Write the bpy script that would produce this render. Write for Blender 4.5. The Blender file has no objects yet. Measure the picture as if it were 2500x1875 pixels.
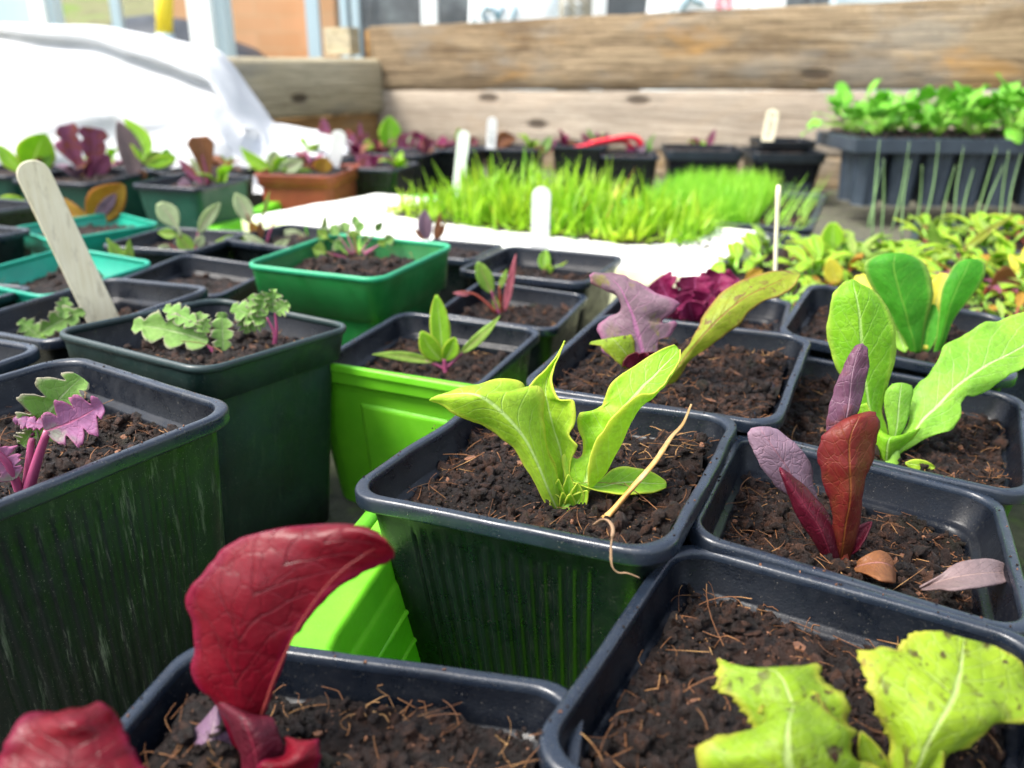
import bpy, math, random
import numpy as np
from mathutils import Vector, Matrix, noise
rnd = random.Random(7)
nr = np.random.RandomState(7)
R = math.radians
CM = 0.01
sc = bpy.context.scene
col = sc.collection

# ------------------------------------------------------------------ camera, sky, sun, exposure
FPX, PITCH, ROLL, EYE = 2000.0, R(20.9), R(0.4), 20.0       # focal length in photo pixels; eye height in cm
cp, sp_, cr, sr = math.cos(PITCH), math.sin(PITCH), math.cos(ROLL), math.sin(ROLL)
right0, up0, fwd = Vector((1, 0, 0)), Vector((0, sp_, cp)), Vector((0, cp, -sp_))
cam_r = right0 * cr + up0 * sr
cam_u = right0 * -sr + up0 * cr
cd = bpy.data.cameras.new('camera')
cd.sensor_width = 36; cd.lens = 36 * FPX / 2500
cd.clip_start = 0.005; cd.clip_end = 200
cd.dof.use_dof = True; cd.dof.focus_distance = 0.235; cd.dof.aperture_fstop = 13.0
co = bpy.data.objects.new('camera', cd); col.objects.link(co); sc.camera = co
m = Matrix((cam_r, cam_u, -fwd)).transposed().to_4x4(); m.translation = Vector((0, 0, EYE * CM)); co.matrix_world = m

SUN_EL, SUN_AZ = R(54), R(-108)      # azimuth measured from +Y towards +X: the light comes from the left, a little behind the camera
w = bpy.data.worlds.new('World'); sc.world = w; w.use_nodes = True
nt = w.node_tree; bg = nt.nodes['Background']
sky = nt.nodes.new('ShaderNodeTexSky'); sky.sky_type = 'NISHITA'; sky.sun_disc = False
sky.sun_elevation = SUN_EL; sky.sun_rotation = SUN_AZ; sky.dust_density = 3.0; sky.air_density = 1.0
hs = nt.nodes.new('ShaderNodeHueSaturation'); hs.inputs['Saturation'].default_value = 0.55
nt.links.new(sky.outputs[0], hs.inputs['Color']); nt.links.new(hs.outputs[0], bg.inputs[0])
bg.inputs[1].default_value = 0.15
ld = bpy.data.lights.new('sun', 'SUN'); ld.energy = 2.3; ld.angle = R(24); ld.color = (1.0, 0.95, 0.87)
lo = bpy.data.objects.new('sun', ld); col.objects.link(lo)
sd = Vector((math.sin(SUN_AZ) * math.cos(SUN_EL), math.cos(SUN_AZ) * math.cos(SUN_EL), math.sin(SUN_EL)))
lo.rotation_euler = (-sd).to_track_quat('-Z', 'Y').to_euler(); lo.location = sd * 5
sc.view_settings.view_transform = 'Standard'; sc.view_settings.look = 'None'
sc.view_settings.exposure = 1.5; sc.view_settings.gamma = 1.0
sc.cycles.max_bounces = 8; sc.cycles.transmission_bounces = 6; sc.cycles.diffuse_bounces = 4

# ------------------------------------------------------------------ helpers: rays, tags, meshes
def ray(px, py):
    x = (px - 1250) / FPX; y = -(py - 937.5) / FPX
    return cam_r * x + cam_u * y + fwd
def gnd(px, py, z):                      # world point (cm) at height z
    r = ray(px, py); t = (z - EYE) / r.z
    return Vector((r.x * t, r.y * t, z))
def at(px, py, Y):                       # world point (cm) at distance Y
    r = ray(px, py); t = Y / r.y
    return Vector((r.x * t, Y, EYE + r.z * t))
def tag(o, label, cat, group=None, kind=None):
    if label: o['label'] = label
    if cat: o['category'] = cat
    if group: o['group'] = group
    if kind: o['kind'] = kind
    return o
def empty(name, loc, label, cat, group=None, rz=0):
    o = bpy.data.objects.new(name, None); col.objects.link(o)
    o.empty_display_size = 0.01
    o.location = Vector(loc) * CM; o.rotation_euler = (0, 0, rz)
    return tag(o, label, cat, group)
class MB:
    def __init__(s): s.v = []; s.f = []; s.m = []; s.uv = {}; s.n = 0
    def add(s, V, F, mi=0, uv=None):
        b = s.n; s.v.extend([tuple(p) for p in V]); s.n += len(V)
        for k, f in enumerate(F):
            s.f.append(tuple(i + b for i in f)); s.m.append(mi if isinstance(mi, int) else mi[k])
        if uv is not None:
            for i, t in enumerate(uv): s.uv[b + i] = t
    def box(s, c, d, rz=0, mi=0, rx=0):
        M = Matrix.Rotation(rz, 3, 'Z') @ Matrix.Rotation(rx, 3, 'X')
        V = [Vector(c) + M @ Vector((x * d[0] / 2, y * d[1] / 2, z * d[2] / 2)) for x in (-1, 1) for y in (-1, 1) for z in (-1, 1)]
        s.add(V, [(0, 1, 3, 2), (4, 6, 7, 5), (0, 4, 5, 1), (2, 3, 7, 6), (0, 2, 6, 4), (1, 5, 7, 3)], mi)
    def tube(s, pts, rad, n=6, mi=0, flat=1.0, cap=True):
        pts = [Vector(p) for p in pts]; k = len(pts)
        rr = rad if hasattr(rad, '__len__') else [rad] * k
        V = []; ref = Vector((0.13, 0.37, 0.92))
        for i, p in enumerate(pts):
            t = (pts[min(i + 1, k - 1)] - pts[max(i - 1, 0)])
            if t.length < 1e-9: t = Vector((0, 0, 1))
            t.normalize(); a = t.cross(ref)
            if a.length < .1: a = t.cross(Vector((1, 0, 0)))
            a.normalize(); b = t.cross(a)
            for j in range(n):
                an = 2 * math.pi * j / n
                V.append(p + a * math.cos(an) * rr[i] + b * math.sin(an) * rr[i] * flat)
        F = [(i * n + j, i * n + (j + 1) % n, (i + 1) * n + (j + 1) % n, (i + 1) * n + j) for i in range(k - 1) for j in range(n)]
        if cap: F += [tuple(range(n))[::-1], tuple((k - 1) * n + j for j in range(n))]
        s.add(V, F, mi, [(j / n, i / (k - 1)) for i in range(k) for j in range(n)])
    def build(s, name, mats, parent=None, smooth=True, origin=None, flat_mi=None):
        me = bpy.data.meshes.new(name)
        V = np.array(s.v, dtype=float)
        off = np.array(origin if origin is not None else (0, 0, 0), dtype=float)
        if parent is not None and parent.type == 'EMPTY' and origin is None:
            # vertices are given in world cm: bring them into the parent's frame
            Mi = (Matrix.Translation(parent.location) @ parent.rotation_euler.to_matrix().to_4x4()).inverted()
            Vh = np.c_[V * CM, np.ones(len(V))]; V = (Vh @ np.array(Mi).T)[:, :3]
        else:
            V = (V - off) * CM
        me.from_pydata(V.tolist(), [], s.f)
        for mt in (mats if isinstance(mats, (list, tuple)) else [mats]): me.materials.append(mt)
        me.polygons.foreach_set('material_index', s.m)
        me.polygons.foreach_set('use_smooth', [smooth and not (flat_mi is not None and m_i in flat_mi) for m_i in s.m])
        if s.uv:
            ul = me.uv_layers.new(name='UVMap'); li = np.zeros(len(me.loops), dtype=int); me.loops.foreach_get('vertex_index', li)
            arr = np.array([s.uv.get(i, (0.5, 0.5)) for i in range(len(s.v))]); ul.data.foreach_set('uv', arr[li].ravel())
        me.update()
        o = bpy.data.objects.new(name, me); col.objects.link(o)
        if parent is not None: o.parent = parent
        elif origin is not None: o.location = Vector(origin) * CM
        return o
def copy_tree(o, parent=None):
    c = o.copy(); col.objects.link(c); c.parent = parent
    for ch in [x for x in o.children]: copy_tree(ch, c)
    return c

# ------------------------------------------------------------------ materials
class NT:
    def __init__(s, name):
        s.mat = bpy.data.materials.new(name); s.mat.use_nodes = True
        s.t = s.mat.node_tree; s.b = s.t.nodes['Principled BSDF']; s.out = s.t.nodes['Material Output']
    def n(s, ty, **kw):
        x = s.t.nodes.new('ShaderNode' + ty)
        for k, v in kw.items(): setattr(x, k, v)
        return x
    def l(s, a, b): s.t.links.new(a, b)
    def val(s, sock, v):
        if hasattr(v, 'is_output') or hasattr(v, 'links'): s.l(v, sock)
        else: sock.default_value = v
    def noise(s, scale, detail=4, rough=.6, vec=None, dist=0.0, d4=None):
        x = s.n('TexNoise'); x.inputs['Scale'].default_value = scale; x.inputs['Detail'].default_value = detail
        x.inputs['Roughness'].default_value = rough; x.inputs['Distortion'].default_value = dist
        s.l(vec if vec is not None else s.obj(), x.inputs['Vector']); return x.outputs['Fac']
    def obj(s):
        if not hasattr(s, '_o'):
            tc = s.n('TexCoord'); mp = s.n('VectorMath', operation='SCALE'); mp.inputs['Scale'].default_value = 100.0
            oi = s.n('ObjectInfo'); ml = s.n('VectorMath', operation='SCALE'); ml.inputs['Scale'].default_value = 37.0
            cx = s.n('CombineXYZ'); s.l(oi.outputs['Random'], cx.inputs[0]); s.l(oi.outputs['Random'], cx.inputs[1])
            s.l(cx.outputs[0], ml.inputs[0]); s.l(tc.outputs['Object'], mp.inputs[0])
            ad = s.n('VectorMath', operation='ADD'); s.l(mp.outputs[0], ad.inputs[0]); s.l(ml.outputs[0], ad.inputs[1])
            s._o = ad.outputs[0]; s._tc = tc
        return s._o
    def map(s, vec, scale): 
        x = s.n('Mapping'); s.l(vec, x.inputs[0]); x.inputs['Scale'].default_value = scale; return x.outputs[0]
    def ramp(s, fac, stops, interp='LINEAR'):
        x = s.n('ValToRGB'); x.color_ramp.interpolation = interp; e = x.color_ramp.elements
        while len(e) < len(stops): e.new(0.5)
        for i, (p, c) in enumerate(stops):
            e[i].position = p; e[i].color = (*c, 1) if hasattr(c, '__len__') else (c, c, c, 1)
        s.l(fac, x.inputs[0]); return x.outputs['Color']
    def mix(s, f, a, b, mode='MIX'):
        x = s.n('MixRGB', blend_type=mode)
        s.val(x.inputs[0], f)
        for k, v in ((1, a), (2, b)):
            if hasattr(v, 'links'): s.l(v, x.inputs[k])
            else: x.inputs[k].default_value = (*v, 1)
        return x.outputs[0]
    def math(s, op, a, b=0.0, clamp=False):
        x = s.n('Math', operation=op); x.use_clamp = clamp; s.val(x.inputs[0], a); s.val(x.inputs[1], b); return x.outputs[0]
    def bump(s, h, dist, strength=1.0, prev=None):
        x = s.n('Bump'); x.inputs['Strength'].default_value = strength; x.inputs['Distance'].default_value = dist
        s.l(h, x.inputs['Height'])
        if prev is not None: s.l(prev, x.inputs['Normal'])
        return x.outputs[0]
    def fin(s, color=None, rough=.5, normal=None, **kw):
        if color is not None:
            if hasattr(color, 'links'): s.l(color, s.b.inputs['Base Color'])
            else: s.b.inputs['Base Color'].default_value = (*color, 1)
        s.val(s.b.inputs['Roughness'], rough)
        if normal is not None: s.l(normal, s.b.inputs['Normal'])
        for k, v in kw.items(): s.val(s.b.inputs[k.replace('_', ' ')], v)
        return s.mat
    def translucent(s, color, fac, normal=None):
        tr = s.n('BsdfTranslucent'); s.val(tr.inputs[0], color if hasattr(color, 'links') else (*color, 1))
        if normal is not None: s.l(normal, tr.inputs['Normal'])
        mx = s.n('MixShader'); s.val(mx.inputs[0], fac); s.l(s.b.outputs[0], mx.inputs[1]); s.l(tr.outputs[0], mx.inputs[2])
        s.l(mx.outputs[0], s.out.inputs[0]); return s.mat

def plastic(name, c1, c2, dirt=(.16, .15, .12), dirt_amt=.5, rough=.35, streak=False, trans=0, coat=0.0, spec=.5):
    k = NT(name); o = k.obj()
    n1 = k.noise(.5, 5, .6, dist=.4)
    base = k.ramp(n1, [(.3, c1), (.7, c2)])
    sp = k.noise(9, 3, .7); f = k.ramp(sp, [(.62, 0), (.72, 1)])
    cloud = k.ramp(k.noise(.8, 3, .6), [(.45, 0), (.7, 1)])
    f2 = k.math('MULTIPLY', f, cloud); f2 = k.math('MULTIPLY', f2, dirt_amt)
    c = k.mix(f2, base, dirt)
    if streak:
        vs = k.map(o, (2.6, 2.6, .20)); st = k.ramp(k.noise(1.6, 5, .8, vec=vs), [(.55, 0), (.68, 1)])
        low = k.ramp(k.noise(.35, 2, .5), [(.35, .1), (.65, 1)])
        c = k.mix(k.math('MULTIPLY', k.math('MULTIPLY', st, low), streak), c, (.20, .21, .165))
    # fine dust grains and small pale specks
    g = k.ramp(k.noise(28, 2, .5), [(.70, 0), (.74, 1)])
    g = k.math('MAXIMUM', g, k.math('MULTIPLY', k.ramp(k.noise(7, 4, .75, dist=1.5), [(.69, 0), (.73, 1)]), k.ramp(k.noise(.6, 2, .5), [(.45, 0), (.6, 1)])))
    c = k.mix(k.math('MULTIPLY', g, .55 * dirt_amt), c, (.45, .42, .36))
    rg = k.ramp(k.noise(1.4, 5, .7), [(.35, rough - .08), (.75, rough + .25)])
    nm = k.bump(k.noise(14, 3, .6), .0002, .35)
    k.fin(c, rg, nm, Specular_IOR_Level=spec)
    if coat: k.b.inputs['Coat Weight'].default_value = coat
    if trans: k.translucent(k.mix(.3, c, c2), trans)
    return k.mat
M = {}
M['rim'] = plastic('rim_plastic', (.006, .010, .018), (.014, .022, .036), rough=.28, dirt_amt=.7, spec=.65)
M['wall'] = plastic('wall_plastic', (.0018, .0032, .004), (.0035, .0068, .0070), rough=.30, dirt_amt=.45, streak=.07)
M['wall_old'] = plastic('wall_plastic_algae', (.002, .0055, .0058), (.005, .0115, .0115), rough=.38, dirt=(.20, .20, .15), dirt_amt=.9, streak=.75)
M['wall_teal'] = plastic('wall_plastic_teal', (.006, .017, .016), (.013, .034, .031), rough=.4, dirt=(.20, .24, .20), dirt_amt=.8, streak=.15)
M['wallg'] = plastic('far_wall_plastic', (.006, .045, .030), (.012, .075, .048), rough=.4, dirt_amt=.2)
M['inner'] = plastic('inner_plastic', (.002, .003, .006), (.004, .006, .010), rough=.30, dirt_amt=.5, spec=.28)
M['rimdark'] = plastic('rim_plastic_green_black', (.014, .030, .030), (.030, .050, .052), rough=.36, dirt_amt=.5)
M['green'] = plastic('green_plastic', (.010, .11, .022), (.016, .19, .045), rough=.38, dirt_amt=.25, trans=.12)
M['greenrim'] = plastic('green_rim_plastic', (.02, .28, .13), (.03, .38, .18), rough=.35, dirt_amt=.2)
M['turq'] = plastic('turquoise_plastic', (.008, .28, .19), (.014, .38, .25), rough=.35, dirt_amt=.2, trans=.1)
M['lime'] = plastic('lime_plastic', (.12, .50, .012), (.18, .60, .02), rough=.45, dirt_amt=.45, dirt=(.09, .14, .03), trans=.10)
M['terra'] = plastic('terracotta_plastic', (.20, .035, .018), (.32, .07, .03), rough=.55, dirt_amt=.3)
M['slate'] = plastic('slate_plastic', (.022, .032, .046), (.036, .052, .070), rough=.42, dirt_amt=.25)
M['blackish'] = plastic('black_plastic', (.012, .015, .018), (.024, .030, .035), rough=.4, dirt_amt=.2)
M['red'] = plastic('red_plastic', (.75, .02, .04), (.85, .03, .06), rough=.3, dirt_amt=.05)

def soilmat(name, a, b, c, rough=.85):
    k = NT(name)
    v = k.n('TexVoronoi'); v.inputs['Scale'].default_value = 3.2; k.l(k.obj(), v.inputs['Vector'])
    sep = k.n('SeparateColor'); k.l(v.outputs['Color'], sep.inputs[0])
    f = k.ramp(sep.outputs[0], [(0, a), (.55, b), (.92, c), (1, (c[0] * 1.5, c[1] * 1.6, c[2] * 1.7))])
    n2 = k.ramp(k.noise(2.2, 6, .7), [(.3, a), (.55, b), (.8, c)])
    cc = k.mix(.55, f, n2)
    big = k.ramp(k.noise(.45, 3, .5), [(.35, .62), (.65, 1.25)])
    cc = k.mix(1, cc, big, 'MULTIPLY')
    moss = k.ramp(k.noise(.7, 4, .6), [(.60, 0), (.75, .35)])
    cc = k.mix(moss, cc, (.03, .045, .018))
    nm = k.bump(k.noise(9, 6, .85), .0022, 1.0)
    rg = k.ramp(k.noise(5, 3, .6), [(.35, .34), (.65, rough)])
    return k.fin(cc, rg, nm, Specular_IOR_Level=.42)
M['soil'] = soilmat('compost', (.003, .002, .0016), (.015, .007, .0045), (.070, .030, .017))
M['clod'] = soilmat('compost_crumb', (.005, .003, .0024), (.026, .0115, .007), (.120, .050, .026))
k = NT('bark_chip'); M['chip'] = k.fin(k.ramp(k.noise(4, 4, .6), [(.3, (.05, .02, .012)), (.6, (.20, .085, .04)), (.8, (.42, .22, .11))]), .75, k.bump(k.noise(20, 3), .0004, .5))
k = NT('root_fibre'); M['fibre'] = k.fin(k.ramp(k.noise(.9, 2), [(.3, (.07, .025, .010)), (.52, (.20, .08, .025)), (.70, (.42, .24, .09))]), .7)
k = NT('dry_straw'); M['straw'] = k.fin(k.ramp(k.noise(1.1, 4), [(.3, (.42, .17, .03)), (.5, (.60, .33, .10)), (.75, (.80, .60, .34))]), .55, k.bump(k.noise(9, 3), .0003, .5), Specular_IOR_Level=.4)

def leafmat(name, top, mid, vein, specks=None, speck_amt=.6, trans=.45, rough=.38, side=9.0, net=0.5, sheen=.3, edge=None, tcol=None, speck_scale=3.2, rib=.05, patch=None, nets=2.6, nb=.55):
    k = NT(name)
    uv = k.n('UVMap'); s = k.n('SeparateXYZ'); k.l(uv.outputs[0], s.inputs[0])
    u, v = s.outputs[0], s.outputs[1]
    au = k.math('ABSOLUTE', k.math('SUBTRACT', u, .5))
    warp = k.math('MULTIPLY', k.math('SUBTRACT', k.noise(1.3, 3, .5), .5), .55)
    base = k.ramp(k.noise(.55, 4, .6), [(.3, top), (.7, mid)])
    if patch is not None: base = k.mix(k.ramp(k.noise(.9, 3, .55), [(.48, 0), (.62, 1)]), base, patch)
    fine = k.ramp(k.noise(6, 4, .7), [(.3, .82), (.7, 1.12)])
    base = k.mix(1, base, fine, 'MULTIPLY')
    # midrib narrowing to the tip
    wid = k.math('MULTIPLY', k.math('SUBTRACT', 1.15, v), rib)
    rib_m = k.math('SUBTRACT', 1.0, k.math('DIVIDE', au, wid), clamp=True)
    rib_m = k.math('MULTIPLY', rib_m, 1.6, clamp=True)
    # side veins
    ph = k.math('SUBTRACT', k.math('MULTIPLY', v, side), k.math('MULTIPLY', au, side * .55)); ph = k.math('ADD', ph, warp)
    tri = k.math('ABSOLUTE', k.math('SUBTRACT', k.math('FRACT', ph), .5))
    sv = k.math('SUBTRACT', 1.0, k.math('MULTIPLY', tri, 14), clamp=True)
    fadev = k.math('SUBTRACT', 1.0, k.math('MULTIPLY', au, 1.6), clamp=True)
    sv = k.math('MULTIPLY', sv, fadev)
    # fine vein net
    vo = k.n('TexVoronoi', feature='DISTANCE_TO_EDGE'); vo.inputs['Scale'].default_value = nets
    wv = k.n('VectorMath', operation='ADD'); nz = k.n('TexNoise'); nz.inputs['Scale'].default_value = 3.0; k.l(k.obj(), nz.inputs['Vector'])
    sc1 = k.n('VectorMath', operation='SCALE'); sc1.inputs['Scale'].default_value = .35; k.l(nz.outputs['Color'], sc1.inputs[0])
    k.l(k.obj(), wv.inputs[0]); k.l(sc1.outputs[0], wv.inputs[1]); k.l(wv.outputs[0], vo.inputs['Vector'])
    netm = k.math('SUBTRACT', 1.0, k.math('MULTIPLY', vo.outputs['Distance'], 15), clamp=True)
    c = base
    if specks is not None:
        sm = k.ramp(k.noise(speck_scale, 3, .55, vec=k.map(k.obj(), (1, 1, .55))), [(.57, 0), (.62, 1)])
        loc = k.ramp(k.noise(.9, 2, .5), [(.35, .1), (.6, 1)])
        c = k.mix(k.math('MULTIPLY', k.math('MULTIPLY', sm, loc), speck_amt), c, specks)
    c = k.mix(k.math('MULTIPLY', netm, .22 * net), c, vein)
    c = k.mix(k.math('MULTIPLY', sv, .40), c, vein)
    c = k.mix(k.math('MULTIPLY', rib_m, .85), c, vein)
    if edge is not None:
        em = k.math('MULTIPLY', k.math('SUBTRACT', au, .40), 10, clamp=True); c = k.mix(k.math('MULTIPLY', em, .6), c, edge)
    h = k.math('SUBTRACT', k.math('MULTIPLY', k.noise(1.3, 3, .5), .5), k.math('MULTIPLY', netm, nb * net))
    h = k.math('SUBTRACT', h, k.math('MULTIPLY', sv, .6)); h = k.math('SUBTRACT', h, k.math('MULTIPLY', rib_m, .8))
    nm = k.bump(h, .0007, .5); nm = k.bump(k.noise(30, 2, .5), .00012, .35, k.bump(k.noise(3.2, 3, .6), .0005, .5, nm))
    k.fin(c, k.ramp(k.noise(2.2, 3), [(.3, rough + .04), (.7, rough + .22)]), nm, Specular_IOR_Level=.32)
    tc = k.mix(1, c, tcol if tcol is not None else (1.25, 1.2, .7), 'MULTIPLY')
    return k.translucent(tc, trans)
LIMEc = dict(vein=(.62, .78, .32), edge=(.75, .72, .12))
M['lime_leaf'] = leafmat('lime_leaf', (.24, .50, .025), (.36, .62, .03), trans=.46, net=.35, rib=.045, **LIMEc)
M['lime_back'] = leafmat('lime_leaf_underside', (.34, .56, .04), (.46, .66, .05), trans=.46, net=.3, rib=.05, **LIMEc)
M['cos_leaf'] = leafmat('cos_leaf', (.16, .44, .015), (.27, .54, .02), (.50, .70, .22), trans=.42, net=.5, rib=.05, edge=(.5, .6, .1))
M['cos_pale'] = leafmat('cos_leaf_pale', (.22, .50, .05), (.32, .58, .06), (.60, .75, .35), trans=.42, net=.5, rib=.05)
M['deep_leaf'] = leafmat('deep_green_leaf', (.045, .26, .012), (.075, .36, .02), (.20, .46, .05), trans=.38, net=.5, rib=.035, edge=(.45, .50, .12))
M['red_leaf'] = leafmat('crimson_leaf', (.11, .002, .009), (.19, .004, .014), (.035, .002, .005), trans=.30, net=.75, rough=.26, rib=.004, nets=1.9, nb=.34, edge=(.20, .006, .045), tcol=(1.6, .7, .7), side=7)
M['red_under'] = leafmat('plum_grey_leaf', (.13, .07, .12), (.21, .13, .20), (.34, .27, .25), trans=.2, net=.8, rough=.4, rib=.03, tcol=(1.2, .8, 1.0))
M['redgreen'] = leafmat('red_brown_leaf', (.11, .009, .010), (.19, .022, .016), (.24, .08, .02), trans=.30, net=.8, rough=.34, rib=.04, nets=2.4, nb=.3, edge=(.12, .01, .02), tcol=(1.4, .9, .6), patch=(.15, .035, .016))
M['purple_back'] = leafmat('purple_leaf', (.10, .035, .06), (.20, .10, .17), (.38, .24, .30), trans=.2, net=.6, rough=.32, rib=.04, patch=(.16, .045, .035), tcol=(1.2, .8, 1))
M['lilac_leaf'] = leafmat('lilac_grey_leaf', (.19, .12, .16), (.27, .18, .24), (.34, .16, .20), trans=.22, net=.7, rough=.45, rib=.03, tcol=(1.1, .8, .9))
M['darkred'] = leafmat('dark_crimson_leaf', (.055, .003, .010), (.12, .006, .022), (.20, .02, .04), trans=.15, net=.6, rough=.34, rib=.03)
M['mauve_leaf'] = leafmat('mauve_oak_leaf', (.16, .10, .12), (.25, .16, .20), (.38, .14, .28), trans=.25, net=.6, rough=.5, rib=.05, specks=(.20, .19, .03), speck_amt=.8, speck_scale=1.6, edge=(.35, .10, .22), tcol=(1.1, .8, .9))
M['speckled'] = leafmat('speckled_leaf', (.20, .35, .015), (.31, .44, .025), (.46, .58, .20), specks=(.055, .016, .014), speck_amt=1.0, speck_scale=4.0, trans=.38, net=.7, rib=.035, edge=(.50, .42, .06))
M['speck_bronze'] = leafmat('bronze_speckled_leaf', (.20, .28, .015), (.27, .31, .02), (.26, .10, .03), specks=(.14, .045, .03), speck_amt=.75, trans=.32, net=.4, speck_scale=2.4, rib=.05, edge=(.35, .10, .06))
M['burg'] = leafmat('burgundy_frill_leaf', (.13, .004, .035), (.24, .012, .075), (.45, .12, .28), trans=.18, net=.6, rough=.28, tcol=(1.4, .6, .9))
M['kale'] = leafmat('kale_leaf', (.16, .36, .06), (.26, .44, .11), (.42, .54, .26), trans=.3, net=.6, rough=.5, edge=(.42, .24, .32), tcol=(1.1, 1.1, .7))
M['kale_pink'] = leafmat('pink_kale_leaf', (.28, .11, .24), (.40, .17, .32), (.55, .15, .28), trans=.3, net=.5, rough=.5, edge=(.50, .14, .28), tcol=(1.1, .8, 1), patch=(.24, .24, .20))
M['stem_pink'] = NT('pink_stem').fin((.30, .06, .14), .4, Subsurface_Weight=.15, Subsurface_Radius=(.003, .001, .001), Subsurface_Scale=1.0)
M['stem_green'] = NT('green_stem').fin((.26, .50, .06), .4, Subsurface_Weight=.15, Subsurface_Radius=(.002, .003, .001), Subsurface_Scale=1.0)
M['rib_red'] = NT('rib_red').fin((.20, .03, .025), .45)
M['stem_red'] = NT('red_stem').fin((.26, .05, .03), .4)
M['chard'] = leafmat('chard_leaf', (.22, .42, .05), (.36, .50, .10), (.45, .22, .20), trans=.4, net=.3, rib=.04)
M['chard_red'] = leafmat('pink_chard_leaf', (.45, .12, .16), (.55, .20, .22), (.6, .10, .2), trans=.35, net=.3)
M['chard_grey'] = leafmat('pale_chard_leaf', (.40, .52, .26), (.50, .58, .36), (.62, .40, .40), trans=.35, net=.3)
M['orange_leaf'] = leafmat('orange_leaf', (.34, .18, .02), (.44, .30, .03), (.50, .20, .06), trans=.35, net=.4, edge=(.45, .12, .03))
M['brown_leaf'] = leafmat('brown_leaf', (.19, .07, .03), (.28, .12, .045), (.36, .16, .14), trans=.3, net=.4)
M['purple_leaf'] = leafmat('far_purple_leaf', (.17, .045, .09), (.30, .09, .17), (.42, .14, .24), trans=.25, net=.4, patch=(.26, .07, .04))
M['taupe_leaf'] = leafmat('taupe_leaf', (.17, .12, .12), (.25, .18, .18), (.32, .22, .20), trans=.2, net=.3)
M['yellow_leaf'] = leafmat('yellow_leaf', (.62, .58, .05), (.75, .68, .10), (.7, .7, .2), trans=.4, net=.3)
M['grass'] = NT('grass_blade').fin(None)
k = NT('grass_blades'); g = k.ramp(k.noise(.22, 3), [(.3, (.16, .40, .012)), (.5, (.30, .54, .02)), (.75, (.50, .62, .05))]); k.fin(g, .42); M['grass'] = k.translucent(g, .45)
k = NT('lawn_blades'); g = k.ramp(k.noise(.3, 3), [(.3, (.18, .50, .02)), (.7, (.40, .70, .06))]); k.fin(g, .45); M['lawn'] = k.translucent(g, .45)
M['dry_blade'] = NT('dry_blade').fin((.60, .30, .06), .6)
M['onion'] = NT('onion_blade').fin((.24, .40, .16), .4)
k = NT('brassica'); g = k.ramp(k.noise(.5, 3), [(.3, (.12, .42, .03)), (.7, (.26, .60, .06))]); k.fin(g, .4, k.bump(k.noise(2, 3), .001, .5)); M['brassica'] = k.translucent(g, .35)

def wood(name, a, b, c, warm=(.33, .19, .07), warm_amt=.5, grey=.5):
    k = NT(name); o = k.obj()
    n0 = k.noise(.10, 3, .5, vec=k.map(o, (.25, .25, 1)), dist=.6)
    base = k.ramp(n0, [(.30, b), (.7, c)])
    # fine fibre grain running along the board
    g1 = k.noise(1.0, 9, .8, vec=k.map(o, (.05, .3, 1.9)), dist=1.2)
    g2 = k.noise(1.0, 5, .7, vec=k.map(o, (.12, .8, 7.0)))
    base = k.mix(k.math('MULTIPLY', k.ramp(g1, [(.42, 1), (.56, 0)]), .8), base, a)
    base = k.mix(k.math('MULTIPLY', k.ramp(g2, [(.36, 1), (.50, 0)]), .55), base, (a[0] * .7, a[1] * .7, a[2] * .7))
    # growth rings bending round the knots
    kn = k.n('TexVoronoi'); kn.inputs['Scale'].default_value = .050; kn.inputs['Randomness'].default_value = .9; kn.voronoi_dimensions = '2D'; sx_ = k.n('SeparateXYZ'); k.l(k.map(o, (.55, 1, 1.5)), sx_.inputs[0]); cx_ = k.n('CombineXYZ'); k.l(sx_.outputs[0], cx_.inputs[0]); k.l(sx_.outputs[2], cx_.inputs[1]); k.l(cx_.outputs[0], kn.inputs['Vector'])
    wv = k.n('TexWave', wave_type='RINGS', rings_direction='SPHERICAL'); 
    dd = k.math('ADD', k.math('MULTIPLY', kn.outputs['Distance'], 46), k.math('MULTIPLY', k.noise(.3, 4, .6, vec=k.map(o, (.2, .2, 1.5))), 12))
    rings = k.math('ABSOLUTE', k.math('SUBTRACT', k.math('FRACT', dd), .5))
    near = k.ramp(kn.outputs['Distance'], [(.10, .9), (.50, .25)])
    base = k.mix(k.math('MULTIPLY', k.ramp(rings, [(.0, 1), (.28, 0)]), k.math('MULTIPLY', near, .6)), base, a)
    kd = k.ramp(kn.outputs['Distance'], [(.05, 1), (.085, 0)]); base = k.mix(k.math('MULTIPLY', kd, .85), base, (.05, .032, .02))
    wm = k.ramp(k.noise(.065, 4, .6, vec=k.map(o, (.5, .5, 1.6)), dist=1.0), [(.57, 0), (.72, warm_amt * .8)])
    base = k.mix(wm, base, warm)
    gr = k.ramp(k.noise(.08, 5, .65, vec=k.map(o, (.6, .6, 1.3))), [(.46, 0), (.60, grey)])
    base = k.mix(gr, base, (.25, .25, .23))
    base = k.mix(.5, base, k.mix(1, base, k.ramp(g1, [(.3, .55), (.7, 1.3)]), 'MULTIPLY'))
    bl = k.ramp(k.noise(.10, 5, .7, vec=k.map(o, (.5, .5, 1.4)), dist=.8), [(.52, 0), (.66, .6)]); base = k.mix(bl, base, (a[0] * 1.5, a[1] * 1.5, a[2] * 1.5))
    h = k.math('ADD', g1, k.math('MULTIPLY', g2, .5)); h = k.math('SUBTRACT', h, kd)
    return k.fin(base, .85, k.bump(h, .004, .9), Specular_IOR_Level=.2)
M['plank'] = wood('weathered_plank', (.070, .045, .025), (.31, .22, .125), (.48, .37, .235), warm=(.50, .26, .06), warm_amt=.8, grey=.45)
M['plank_pale'] = wood('pale_plank', (.28, .225, .17), (.46, .385, .30), (.56, .48, .38), warm=(.50, .36, .22), warm_amt=.3, grey=.12)
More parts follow.
